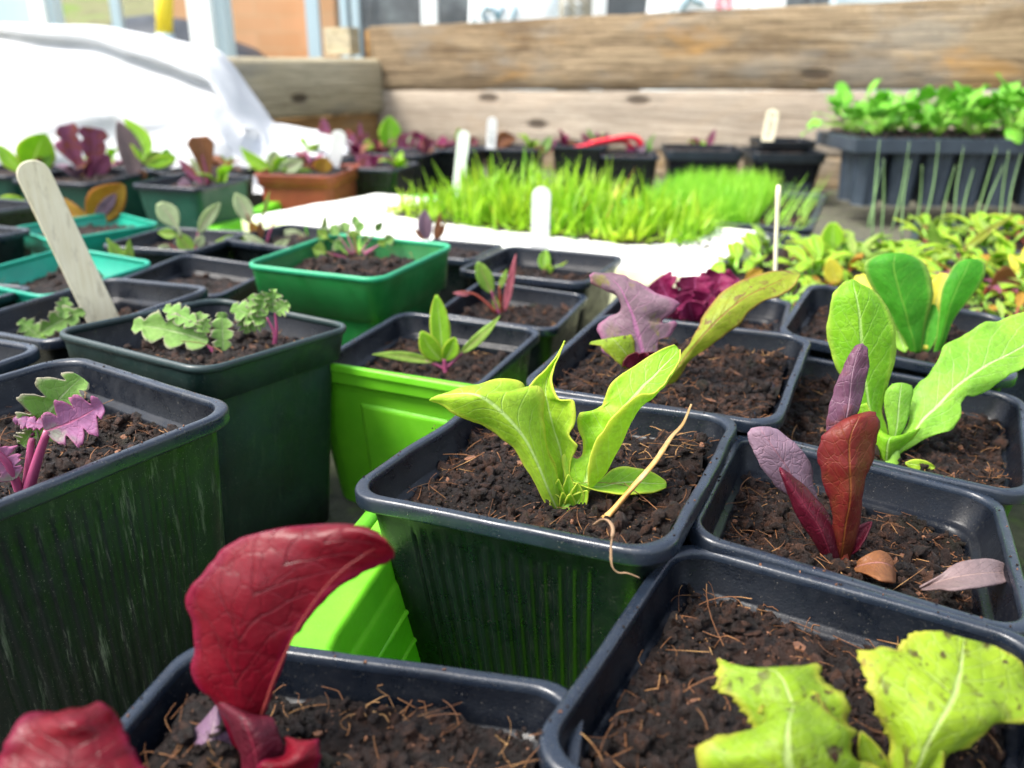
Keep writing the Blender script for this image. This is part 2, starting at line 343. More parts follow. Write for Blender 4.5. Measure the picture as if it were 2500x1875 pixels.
M['plank_green'] = wood('mossy_plank', (.32, .27, .17), (.60, .52, .34), (.68, .60, .42), warm=(.36, .31, .14), warm_amt=.4)
M['plank_orange'] = wood('orange_batten', (.28, .14, .05), (.40, .23, .08), (.48, .30, .12), grey=.2)
k = NT('stick_wood'); o_ = k.obj(); M['stick'] = k.fin(k.mix(k.ramp(k.noise(3.0, 4, .6, vec=k.map(o_, (1, 1, .3))), [(.54, 0), (.74, .75)]), k.ramp(k.noise(2.5, 4, .7, vec=k.map(o_, (2, 2, .12))), [(.3, (.76, .68, .44)), (.7, (.90, .84, .62))]), (.42, .36, .22)), .6, k.bump(k.noise(4, 3, .6, vec=k.map(o_, (3, 3, .2))), .0004, .5))
M['dry'] = NT('dry_strip').fin((.26, .16, .09), .7)
k = NT('label_plastic'); M['label'] = k.fin(k.mix(k.ramp(k.noise(2.5, 3), [(.62, 0), (.72, .35)]), (.84, .84, .80), (.45, .45, .36)), .35)
M['ink'] = NT('ink').fin((.03, .035, .04), .6)
k = NT('polystyrene')
v = k.n('TexVoronoi'); v.inputs['Scale'].default_value = 3.0; k.l(k.obj(), v.inputs['Vector'])
pc = k.mix(k.ramp(k.noise(1.1, 5, .7), [(.60, 0), (.74, .45)]), (.86, .86, .80), (.40, .42, .24))
side = k.n('NewGeometry'); sz = k.n('SeparateXYZ'); k.l(side.outputs['Normal'], sz.inputs[0])
M['poly'] = k.fin(pc, .75, k.bump(v.outputs['Distance'], .0012, .5))
k = NT('polystyrene_algae'); M['poly_side'] = k.fin(k.ramp(k.noise(.6, 4), [(.3, (.62, .66, .36)), (.7, (.78, .80, .58))]), .8)
k = NT('fleece'); fc = k.ramp(k.noise(.12, 4, .6), [(.3, (.60, .62, .63)), (.6, (.76, .77, .77))]); spots = k.ramp(k.noise(.28, 3, .6), [(.70, 0), (.76, .5)])
k.fin(k.mix(spots, fc, (.48, .50, .50)), .8, k.bump(k.noise(1.2, 4, .6), .002, .4)); M['fleece'] = k.translucent(fc, .12)
k = NT('bench_board'); M['ground'] = k.fin(k.mix(k.ramp(k.noise(.6, 4, .7), [(.55, 0), (.68, .6)]), k.ramp(k.noise(.8, 6, .7), [(.3, (.035, .035, .028)), (.7, (.13, .125, .085))]), (.10, .16, .025)), .85, k.bump(k.noise(3, 5), .002, .6))
k = NT('outside_ground'); M['yard'] = k.fin(k.ramp(k.noise(.03, 6, .7), [(.3, (.12, .12, .05)), (.55, (.24, .21, .12)), (.75, (.20, .27, .06))]), .9)
k = NT('bank_grass'); M['bank'] = k.fin(k.ramp(k.noise(.035, 6, .7), [(.3, (.09, .09, .04)), (.5, (.17, .17, .08)), (.62, (.12, .20, .03)), (.8, (.25, .21, .13))]), .95, k.bump(k.noise(.3, 5), .02, .8))
def brickmat():
    k = NT('brick'); b = k.n('TexBrick'); b.inputs['Scale'].default_value = 1.0
    b.inputs['Brick Width'].default_value = 22; b.inputs['Row Height'].default_value = 7.5; b.inputs['Mortar Size'].default_value = .55; b.inputs['Mortar Smooth'].default_value = .3
    b.inputs['Color1'].default_value = (.52, .28, .13, 1); b.inputs['Color2'].default_value = (.60, .34, .18, 1); b.inputs['Mortar'].default_value = (.52, .33, .18, 1)
    s = k.n('SeparateXYZ'); k.l(k.obj(), s.inputs[0]); cx = k.n('CombineXYZ'); k.l(s.outputs[0], cx.inputs[0]); k.l(s.outputs[2], cx.inputs[1]); k.l(cx.outputs[0], b.inputs['Vector'])
    cc = k.mix(.25, b.outputs['Color'], k.ramp(k.noise(.05, 4), [(.3, (.40, .24, .12)), (.7, (.66, .42, .26))]))
    return k.fin(cc, .85)
M['brick'] = brickmat()
M['white_frame'] = NT('white_upvc').fin((.82, .87, .88), .35)
M['blue_frame'] = NT('blue_grey_metal').fin((.40, .52, .58), .4)
M['teal_pane'] = NT('pale_teal_sheet').fin((.42, .66, .66), .25)
k = NT('dark_glass'); M['glassdark'] = k.fin(k.ramp(k.noise(.05, 4, .6), [(.3, (.035, .045, .05)), (.55, (.09, .10, .11)), (.75, (.20, .24, .25))]), .15, Specular_IOR_Level=.8)
k = NT('tarpaulin'); M['tarp'] = k.fin(k.ramp(k.noise(.06, 4), [(.3, (.015, .022, .03)), (.7, (.05, .06, .075))]), .6)
M['yellow'] = NT('yellow_handle').fin((.75, .60, .03), .4)
k = NT('sack_white'); M['sack'] = k.fin(k.ramp(k.noise(.08, 3), [(.3, (.62, .72, .76)), (.6, (.85, .88, .90))]), .35, k.bump(k.noise(.15, 4), .01, .6))
k = NT('sack_brown'); M['sack2'] = k.fin(k.ramp(k.noise(.08, 3), [(.3, (.24, .22, .17)), (.6, (.36, .34, .27))]), .45, k.bump(k.noise(.15, 4), .01, .6))
M['print'] = NT('blue_print').fin((.10, .22, .28), .5)
M['print_pale'] = NT('pale_print').fin((.62, .68, .72), .5)
M['pink'] = NT('pink_print').fin((.75, .10, .18), .5)
M['panel'] = NT('pale_blue_panel').fin((.55, .68, .74), .3)

# ------------------------------------------------------------------ ground, bench, walls, background
def sheet(name, x0, x1, y0, y1, z, mat, n=2):
    b = MB(); b.add([(x0, y0, z), (x1, y0, z), (x1, y1, z), (x0, y1, z)], [(0, 1, 2, 3)]); o = b.build(name, mat); o['kind'] = 'structure'; return o
sheet('ground', -3000, 3000, -1500, 5000, -.4, M['yard'])
# boards of the cold frame floor: one sheet lying on the ground
WC = Vector((-34, 205, 0)); e1 = Vector((.874, -.486, 0)); e2 = Vector((.486, .874, 0))      # inner corner of the frame and its two wall directions
b = MB(); A = WC + e2 * 2 - e1 * 2; L_, W_ = 260, 330
b.add([A, A + e1 * L_, A + e1 * L_ - e2 * W_, A - e2 * W_], [(0, 3, 2, 1)]); o = b.build('floor', M['ground']); o['kind'] = 'structure'

def plank(name, p0, d, length, z0, z1, thick, mat, parent, seed, bow=.35, chamf=.5, rise=(0, 0)):
    """board from p0 along d between z0 and z1 (each end may be raised), rough rounded edges"""
    b = MB(); n = Vector((-d.y, d.x, 0)); ns = 70; c = chamf; V = []; k = 11
    for i in range(ns + 1):
        s_ = length * i / ns; f = i / ns
        wob = noise.noise(Vector((s_ * .05, seed, 0))) * bow
        za, zb = z0 + rise[0] * f + wob * .25, z1 + rise[1] * f + wob + noise.noise(Vector((s_ * .4, seed, 3))) * .16
        H = zb - za
        for (a, zz) in ((0, za + c), (0, za + H * .33), (0, za + H * .66), (0, zb - c), (c * .4, zb - c * .3), (c, zb), (thick - c, zb), (thick, zb - c), (thick, za + c), (thick - c, za), (c, za)):
            q = p0 + d * s_ + n * (a + noise.noise(Vector((s_ * .03, seed + 5, zz * .1))) * .25)
            V.append((q.x, q.y, zz))
    F = []
    for i in range(ns):
        for j in range(k): F.append((i * k + j, i * k + (j + 1) % k, (i + 1) * k + (j + 1) % k, (i + 1) * k + j))
    F += [tuple(range(k))[::-1], tuple(ns * k + j for j in range(k))]
    b.add(V, F); return b.build(name, mat, parent)
wall = empty('timber_wall', WC, 'weathered timber board wall behind the pots, knotty top board stained orange', 'timber wall', 'walls of the planting frame', math.atan2(e1.y, e1.x))
bpy.context.view_layer.update()
plank('plank', WC + e1 * .5, e1, 215, 15.75, 29.2, 4.5, M['plank'], wall, 1.3, .3, .35, (3.2, 4.4))
plank('plank', WC + e1 * .2, e1, 215, 3.8, 15.55, 4.2, M['plank_pale'], wall, 7.7, .1, .4, (4.2, 3.2))
plank('plank', WC + e1 * 1.2, e1, 215, -.3, 3.6, 3.8, M['plank'], wall, 12.1, .05, .3, (0, 4.1))
b = MB(); b.box(WC + e1 * 106 + e2 * 5.6 + Vector((0, 0, 8)), (212, 1.2, 16), math.atan2(e1.y, e1.x)); b.build('backing_board', M['plank'], wall, smooth=False)
wallL = empty('timber_wall', WC - e1 * 3.2, 'lower mossy grey timber side wall beside the white fleece', 'timber wall', 'walls of the planting frame', math.atan2(-e2.y, -e2.x))
bpy.context.view_layer.update()
pl_side = WC - e1 * .4
plank('plank', pl_side + e2 * 1.5, -e2, 190, 10.5, 22.6, 4.2, M['plank_green'], wallL, 3.1, .2, 1.2, (.3, -1.6))
plank('plank', pl_side + e2 * 1 - e1 * .8, -e2, 190, -.3, 10.3, 3.2, M['plank_orange'], wallL, 4.1, .1)
b = MB(); b.box(pl_side - e1 * 5.0 - e2 * 2.5 + Vector((0, 0, 26.2)), (7.5, 3.5, 5.8), math.atan2(e1.y, e1.x)); b.build('corner_block', M['plank_green'], wallL, smooth=False)
b = MB(); b.box(WC - e1 * 1.2 + e2 * 4.0 + Vector((0, 0, 13.8)), (2.6, 3.2, 30), math.atan2(e1.y, e1.x)); b.build('corner_post', M['plank_orange'], wall, smooth=False)

def slab(name, px0, py0, px1, py1, Y, thick, mat, label, cat, group=None, yaw=0, zbase=None, taper=0, parent=None, round_=0.6):
    """upright rectangular thing filling the given span as seen at distance Y, standing down to zbase"""
    a = at(px0, py1, Y); c = at(px1, py1, Y); top = at((px0 + px1) / 2, py0, Y).z; bot = a.z if zbase is None else zbase
    W = (c - a).length; mid = (a + c) / 2
    b = MB(); h = top - bot
    b.box((mid.x, mid.y + thick / 2, bot + h / 2), (W, thick, h), yaw)
    o = b.build(name, mat, parent, smooth=False, origin=None if parent else (mid.x, mid.y, bot))
    if not parent: tag(o, label, cat, group)
    return o
# far background: grassy bank, brick wall, frames, sacks
b = MB(); V = []; F = []; nx, ny = 40, 12
for j in range(ny):
    for i in range(nx):
        x = -520 + 420 * i / (nx - 1); y = 560 + 500 * j / (ny - 1)
        V.append((x, y, -1 + 150 * (j / (ny - 1)) ** .8 + 8 * noise.noise(Vector((x * .02, y * .02, 0)))))
F = [(j * nx + i, j * nx + i + 1, (j + 1) * nx + i + 1, (j + 1) * nx + i) for j in range(ny - 1) for i in range(nx - 1)]
b.add(V, F); o = b.build('grass_bank', M['bank']); o['kind'] = 'structure'
BW = at(640, 60, 440)
bw = empty('brick_wall', (-130, 446, 0), 'orange brick wall beyond the side wall of the planting frame', 'brick wall')
b = MB(); b.box((-130, 452, 60), (92, 12, 122)); b.build('wall_face', M['brick'], bw, smooth=False)
b = MB(); b.box((-91, 436, 60), (11, 20, 122)); b.build('pier', M['brick'], bw, smooth=False)
slab('window_post', 766, -80, 795, 300, 405, 5, M['blue_frame'], 'narrow blue grey post in front of the orange brick wall', 'post', zbase=-.3)
slab('window_post', 846, -80, 862, 300, 395, 5, M['blue_frame'], 'left one of the two slim blue grey posts beside the dark window', 'post', 'slim frame posts', zbase=-.3)
slab('window_post', 873, -80, 890, 300, 392, 5, M['blue_frame'], 'right one of the two slim blue grey posts beside the dark window', 'post', 'slim frame posts', zbase=-.3)
gw = empty('greenhouse_window', (60, 420, 0), 'dark glazed greenhouse window behind the timber wall', 'window')
b = MB(); b.box((79, 424, 60), (322, 3, 122)); b.build('pane', M['glassdark'], gw, smooth=False)
for x in (-18, 12, 44, 70, 118, 150, 200): 
    b = MB(); b.box((x * .92, 418.5, 60), (2.0 + (x % 3), 2, 122)); b.build('glazing_bar', M['blue_frame'] if x % 2 else M['glassdark'], gw, smooth=False)
slab('door_post', 1036, -80, 1072, 300, 345, 7, M['white_frame'], 'white post rising behind the left part of the timber wall', 'post', 'white frame posts', zbase=-.3)
slab('door_post', 1440, -80, 1468, 300, 330, 7, M['white_frame'], 'white post between the brown sack and the white sack with the red ring', 'post', 'white frame posts', zbase=-.3)
wp = empty('greenhouse_post', at(510, 300, 300), 'thick white post with a pale blue side rising behind the white fleece', 'post', 'white frame posts'); wp.location.z = 0
bpy.context.view_layer.update()
q0, q1 = at(466, 100, 300), at(520, 100, 300)
b = MB(); b.box((( q0.x + q1.x) / 2, 304, 40), (q1.x - q0.x, 8, 82)); b.build('front_face', M['white_frame'], wp, smooth=False)
q0, q1 = at(521, 100, 305), at(556, 100, 305)
b = MB(); b.box(((q0.x + q1.x) / 2, 309, 40), (q1.x - q0.x, 8, 82)); b.build('side_channel', M['panel'], wp, smooth=False)
slab('glazing_sheet', -60, -80, 106, 200, 330, 2, M['teal_pane'], 'pale teal sheet of glazing at the far left edge', 'panel', zbase=-.3)
slab('door_post', 104, -80, 138, 200, 322, 6, M['white_frame'], 'white upright beside the pale teal sheet', 'post', 'white frame posts', zbase=-.3)
slab('window_post', 139, -80, 164, 200, 325, 6, M['panel'], 'light blue upright next to the grass bank', 'post', zbase=-.3)
slab('window_post', 296, -80, 318, 200, 350, 3, M['blue_frame'], 'slim grey pole above the dark tarpaulin', 'pole', zbase=-.3)
# dark tarpaulin heap and yellow handled tool
b = MB(); V = []; nx, ny = 40, 16
for j in range(ny):
    for i in range(nx):
        x = -188 + 82 * i / (nx - 1); a_ = math.pi * j / (ny - 1)
        hgt = float(np.interp(x, (-188, -181, -172, -146, -128, -112, -106), (4, 36, 42, 41, 35, 25, 3)))
        V.append((x + 3 * noise.noise(Vector((x * .08, j, 1))), 395 - 26 * math.cos(a_), -.3 + max(2, hgt) * math.sin(a_) ** .6 + 2.4 * noise.noise(Vector((x * .06, j * .4, 0)))))
F = [(j * nx + i, j * nx + i + 1, (j + 1) * nx + i + 1, (j + 1) * nx + i) for j in range(ny - 1) for i in range(nx - 1)]
b.add(V, F); tag(b.build('tarpaulin', M['tarp'], origin=(-110, 395, 0)), 'dark crumpled tarpaulin heap in front of the brick wall', 'tarpaulin')
yt = empty('garden_tool', at(400, 150, 330) * Vector((1, 1, 0)).length if False else (at(401, 60, 330).x, 330, 0), 'yellow handled garden tool standing in front of the dark tarpaulin', 'garden tool')
q = at(401, 84, 330); q2 = at(400, -80, 330)
b = MB(); b.tube([(q.x, 330, q.z), (q2.x, 331, q2.z)], 3.0, 12); b.build('handle', M['yellow'], yt)
b = MB(); b.tube([(q.x, 330, -.3), (q.x, 330, q.z + .2)], 3.5, 12); b.build('shaft', M['blue_frame'], yt)

def sack(px0, px1, Y, h, mat, label, lean=.06, rz=0, narrow=.0):
    a, c = at(px0, 120, Y), at(px1, 120, Y); W = c.x - a.x; cx = (a.x + c.x) / 2
    t = empty('compost_sack', (cx, Y, 0), label, 'sack', 'sacks behind the timber wall', rz)
    bpy.context.view_layer.update()
    b = MB(); n = 28; rows = 18; V = []
    for j in range(rows + 1):
        v = j / rows; z = h * v
        for i in range(n):
            an = 2 * math.pi * i / n; cs, sn = math.cos(an), math.sin(an)
            rx = W / 2 * (1 - narrow * v) * (abs(cs) ** .45) * (1 if cs > 0 else -1) * (1 - .06 * (2 * v - 1) ** 4)
            ry = W * .22 * (abs(sn) ** .7) * (1 if sn > 0 else -1) * (1 - .85 * max(0, v - .8) * 4 if v > .8 else 1)
            wr = 1.1 * noise.noise(Vector((an * 1.2, v * 5, px0)))
            V.append((cx + rx + wr * .5 + lean * z, Y + ry + wr, z))
    F = [(j * n + i, j * n + (i + 1) % n, (j + 1) * n + (i + 1) % n, (j + 1) * n + i) for j in range(rows) for i in range(n)] + [tuple(range(n))[::-1], tuple(rows * n + i for i in range(n))]
    b.add(V, F); b.build('bag', mat, t); return t, cx, W
def strokes(parent, Y, segs, wpx, mat, name='print'):
    b = MB()
    for s_ in segs:
        pts = [at(x, y, Y) for x, y in s_]
        r_ = wpx / 2 / FPX * Y
        b.tube(pts, r_, 6, flat=1.0)
    b.build(name, mat, parent)
t, cx, W = sack(1140, 1358, 310, 52, M['sack'], 'white plastic sack with blue grey lettering, the largest behind the timber wall', .02)
F0 = 310 - W * .22 - .6
strokes(t, F0, [[(1150, 75), (1157, 30), (1162, 75)], [(1198, 22), (1184, 18), (1176, 32), (1180, 44), (1192, 52), (1192, 66), (1178, 70)], [(1204, 16), (1215, 44)], [(1228, 14), (1215, 44), (1216, 70)], [(1258, 12), (1249, 66), (1275, 68)]], 8, M['print'], 'lettering')
t, cx, W = sack(1362, 1440, 322, 60, M['sack2'], 'brown grey sack printed with pale zigzag lettering', 0)
F0 = 322 - W * .22 - .8
def zig(x, y0, y1, n, a): return [(x + (a if i % 2 else -a), y0 + (y1 - y0) * i / n) for i in range(n + 1)]
for zx in (1382, 1412): strokes(t, F0, [zig(zx, 4, 58, 6, 8)], 5, M['print_pale'], 'lettering')
t, cx, W = sack(1568, 1812, 312, 56, M['sack'], 'white plastic sack with a red ring printed on it', .02)
F0 = 312 - W * .22 - .6
for g_ in ([(1664, 26), (1678, 2), (1686, -10)], [(1690, -2), (1705, 6), (1718, 10)], [(1596, 46), (1600, 36)], [(1636, 44), (1642, 24)]): strokes(t, F0, [g_], 7, M['print'], 'lettering')
strokes(t, F0, [[(1768 + 16 * math.cos(a), 8 + 18 * math.sin(a)) for a in np.linspace(0, 2 * math.pi, 20)]], 6, M['pink'], 'ring_mark')
slab('door_post', 1818, -80, 1884, 300, 300, 8, M['white_frame'], 'wide white post between the white sack and the dark blue doorway', 'post', 'white frame posts', zbase=-.3)
slab('window_post', 2002, -80, 2030, 300, 290, 6, M['blue_frame'], 'grey blue post at the left edge of the pale blue panel', 'post', zbase=-.3)
slab('glazing_sheet', 2031, -80, 2700, 300, 300, 4, M['panel'], 'wide pale blue panel above the right end of the timber wall', 'panel', zbase=-.3)

# ------------------------------------------------------------------ pots
def ring_pts(hw, rad, ns, nc, ribs=None, ribd=0, z=0, squash=None):
    """rounded square of half width hw, counter clockwise from the near-left corner; ns steps per side, nc per corner"""
    P = []
    rad = min(rad, hw * .9)
    for s_ in range(4):
        a = s_ * math.pi / 2; ca, sa = math.cos(a), math.sin(a)
        # side s_: along local +t, outward normal local -n  (side 0 = near side, y = -hw)
        for i in range(ns):
            t = -(hw - rad) + 2 * (hw - rad) * i / ns
            off = 0
            if ribs and abs(t) < hw * ribs[0]:
                off = ribd * max(0, min(1, .5 - 1.6 * math.cos(t / (hw * ribs[0]) * math.pi * ribs[1])))
            x, y = t, -hw + off
            P.append((x * ca - y * sa, x * sa + y * ca))
        for i in range(nc):
            an = -math.pi / 2 + (math.pi / 2) * i / nc
            x, y = hw - rad + rad * math.cos(an), -(hw - rad) + rad * math.sin(an)
            P.append((x * ca - y * sa, x * sa + y * ca))
    return P
def loft(b, rings, mi=0, close=False, capb=False):
    n = len(rings[0][0]); V = []
    for P, z in rings: V += [(x, y, z) for x, y in P]
    k = len(rings); F = []
    for j in range(k if close else k - 1):
        j2 = (j + 1) % k
        for i in range(n): F.append((j * n + i, j * n + (i + 1) % n, j2 * n + (i + 1) % n, j2 * n + i))
    if capb: F.append(tuple(range(n))[::-1])
    b.add(V, F, mi)
SOIL = {}
POTS = {}
def pot(key, x, y, z, s, yaw, tilt=(0, 0), H=None, style='rolled', mats=('rim', 'wall', 'inner'), ribs=None, level=-1.0, soil=1, label='', group='square black plant pots', name='plant_pot', taper=.74, ns=10, slope=(0, 0), cat='plant pot', mound=0, dent=0, lx=1.0, ribd=.075):
    H = H if H is not None else max(3, z - .05)
    t = empty(name, (x, y, z - H), label, cat, group)
    t.rotation_euler = (tilt[0], tilt[1], yaw)
    # tilt about the rim centre: keep the rim where it is
    Rm = t.rotation_euler.to_matrix()
    t.location = (Vector((x, y, z)) - Rm @ Vector((0, 0, H))) * CM
    wv = s / 2; rc = s * .115
    n_s = 170 if ribs else ns; nc = 8
    def rg(hw, zz, rib=0, r=None):
        P = ring_pts(hw, rc * (hw / wv) if r is None else r, n_s, nc, ribs, rib)
        if dent:
            P = [(px + (dent * math.exp(-((py - hw * .2) / (hw * .45)) ** 2) if px < -hw * .6 else 0), py) for px, py in P]
        if lx != 1: P = [(px * lx, py) for px, py in P]
        q_ = []
        for px, py in P:      # moulded sides are never quite straight
            w_ = 1 + .010 * noise.noise(Vector((px * .35 + x, py * .35 + y, 3.1))) + .004 * noise.noise(Vector((px * 1.3 + x, py * 1.3 + y, 8.1)))
            q_.append((px * w_, py * w_))
        P = q_
        return (P, H + zz)
    bt = wv * taper
    def wl(zz, inset=.5):          # outer wall half width at height zz below the rim
        f = -zz / H; return (wv - inset) * (1 - f) + bt * f
    b = MB()
    if style == 'rolled':
        prof = [(-.32, -.47), (-.20, -.48), (-.05, -.47), (-.012, -.44), (0, -.38), (0, -.13), (-.012, -.06), (-.045, -.015), (-.09, 0), (-.22, .0), (-.265, -.012), (-.295, -.05), (-.31, -.13), (-.33, -.47)]
        loft(b, [rg(wv + dx, dz) for dx, dz in prof], close=True); b2 = b
        lip = b.build('rim', M[mats[0]])
        b = MB(); zs = [-.45, -.75, -1.05, -1.2] + list(np.linspace(-1.7, -H + .9, 6)) + [-H + .7, -H + .3, -H]
        rings = []
        for zz in zs: rings.append(rg(wl(zz, .28), zz, ribd if (ribs and -1.15 > zz > -H + .8) else 0))
        rings = rings[::-1]
        loft(b, rings, capb=True)
        b3 = MB()
        inn = [(-.32, -.2), (-.50, -.98), (-.55, -1.05), (-.68, -1.09), (-.75, -1.15), (-.79, -1.3), (-.9, -1.9)] + [((1 - f) * -.9 + f * (bt - wv - .15), -1.9 * (1 - f) + (-H + .2) * f) for f in (.33, .66, 1)]
        loft(b3, [rg(wv + dx, dz) for dx, dz in inn]); 
    else:
        band = {'banded': 1.5, 'deep': 2.6}[style]
        prof = [(-.16, -.30), (-.02, -.28), (.0, -.16), (-.01, -.05), (-.06, 0), (-.13, 0), (-.19, -.06), (-.20, -.3)]
        loft(b, [rg(wv + dx, dz) for dx, dz in prof], close=True); lip = b.build('rim', M[mats[0]])
        b = MB(); loft(b, [rg(wv - .10, -.25), rg(wv - .16 - .06 * band, -band), rg(wv - .30 - .07 * band, -band - .08)][::-1]); 
        zs = [-band - .04, -band - .5] + list(np.linspace(-band - 1, -H, 5))
        loft(b, [rg(wl(zz, .35 + .07 * band), zz) for zz in zs][::-1], capb=True)
        b3 = MB(); inn = [(-.18, -.2), (-.30 - .06 * band, -band), (-.45 - .06 * band, -band - .1), (-.5 - .06 * band, -band - .4), (bt - wv - .1, -H + .2)]
        loft(b3, [rg(wv + dx, dz) for dx, dz in inn])
    lip.parent = t
    # shift meshes already in local cm: build() with parent would convert from world, so parent by hand
    o = b.build('wall', M[mats[1]]); o.parent = t
    o = b3.build('inner_wall', M[mats[2]]); o.parent = t
    for ob in t.children:
        pass
    SOIL[key] = (Vector((x, y, z)), Rm, level, slope, wv, H, mound)
    POTS[key] = t
    if soil: compost(key, t, soil)
    return t
def soil_h(key, lx, ly):
    c, Rm, level, slope, wv, H, mound = SOIL[key]
    h = level + slope[0] * lx + slope[1] * ly + mound * math.exp(-(lx * lx + ly * ly) / (wv * wv * .3))
    h += .34 * noise.fractal(Vector((lx * .5 + c.x, ly * .5 + c.y, 1.7)), 1.0, 2.0, 4) 
    h += .20 * noise.fractal(Vector((lx * 1.7 + c.x, ly * 1.7 + c.y, 9.7)), .7, 2.1, 5)
    return h
ICO = None
def ico():
    global ICO
    if ICO is None:
        import bmesh
        bm = bmesh.new(); bmesh.ops.create_icosphere(bm, subdivisions=2, radius=1.0); bm.verts.ensure_lookup_table()
        a = (np.array([v.co[:] for v in bm.verts]), [tuple(v.index for v in f.verts) for f in bm.faces]); bm.free()
        bm = bmesh.new(); bmesh.ops.create_icosphere(bm, subdivisions=1, radius=1.0); bm.verts.ensure_lookup_table()
        c = (np.array([v.co[:] for v in bm.verts]), [tuple(v.index for v in f.verts) for f in bm.faces]); bm.free()
        ICO = (a, c)
    return ICO
def randrot():
    q = nr.normal(size=4); q /= np.linalg.norm(q); a, b_, c, d = q
    return np.array([[1 - 2 * (c * c + d * d), 2 * (b_ * c - a * d), 2 * (b_ * d + a * c)], [2 * (b_ * c + a * d), 1 - 2 * (b_ * b_ + d * d), 2 * (c * d - a * b_)], [2 * (b_ * d - a * c), 2 * (c * d + a * b_), 1 - 2 * (b_ * b_ + c * c)]])
def crumbs(b, pts, sizes, mis, coarse=False):
    for p, s_, mi in zip(pts, sizes, mis):
        V, F = ico()[0 if (s_ > .07 and not coarse) else 1]
        k1, k2 = nr.normal(size=3), nr.normal(size=3)
        rr = 1 + .28 * np.sin(V @ k1 * 2.6 + k2[0] * 3) + .22 * np.sin(V @ k2 * 4.8 + k1[0] * 3) + nr.uniform(-.13, .13, len(V))
        W = (V * rr[:, None] * np.array([1, nr.uniform(.55, 1), nr.uniform(.4, .85)])) @ randrot().T * s_ + np.array(p)
        b.add(W.tolist(), F, mi)
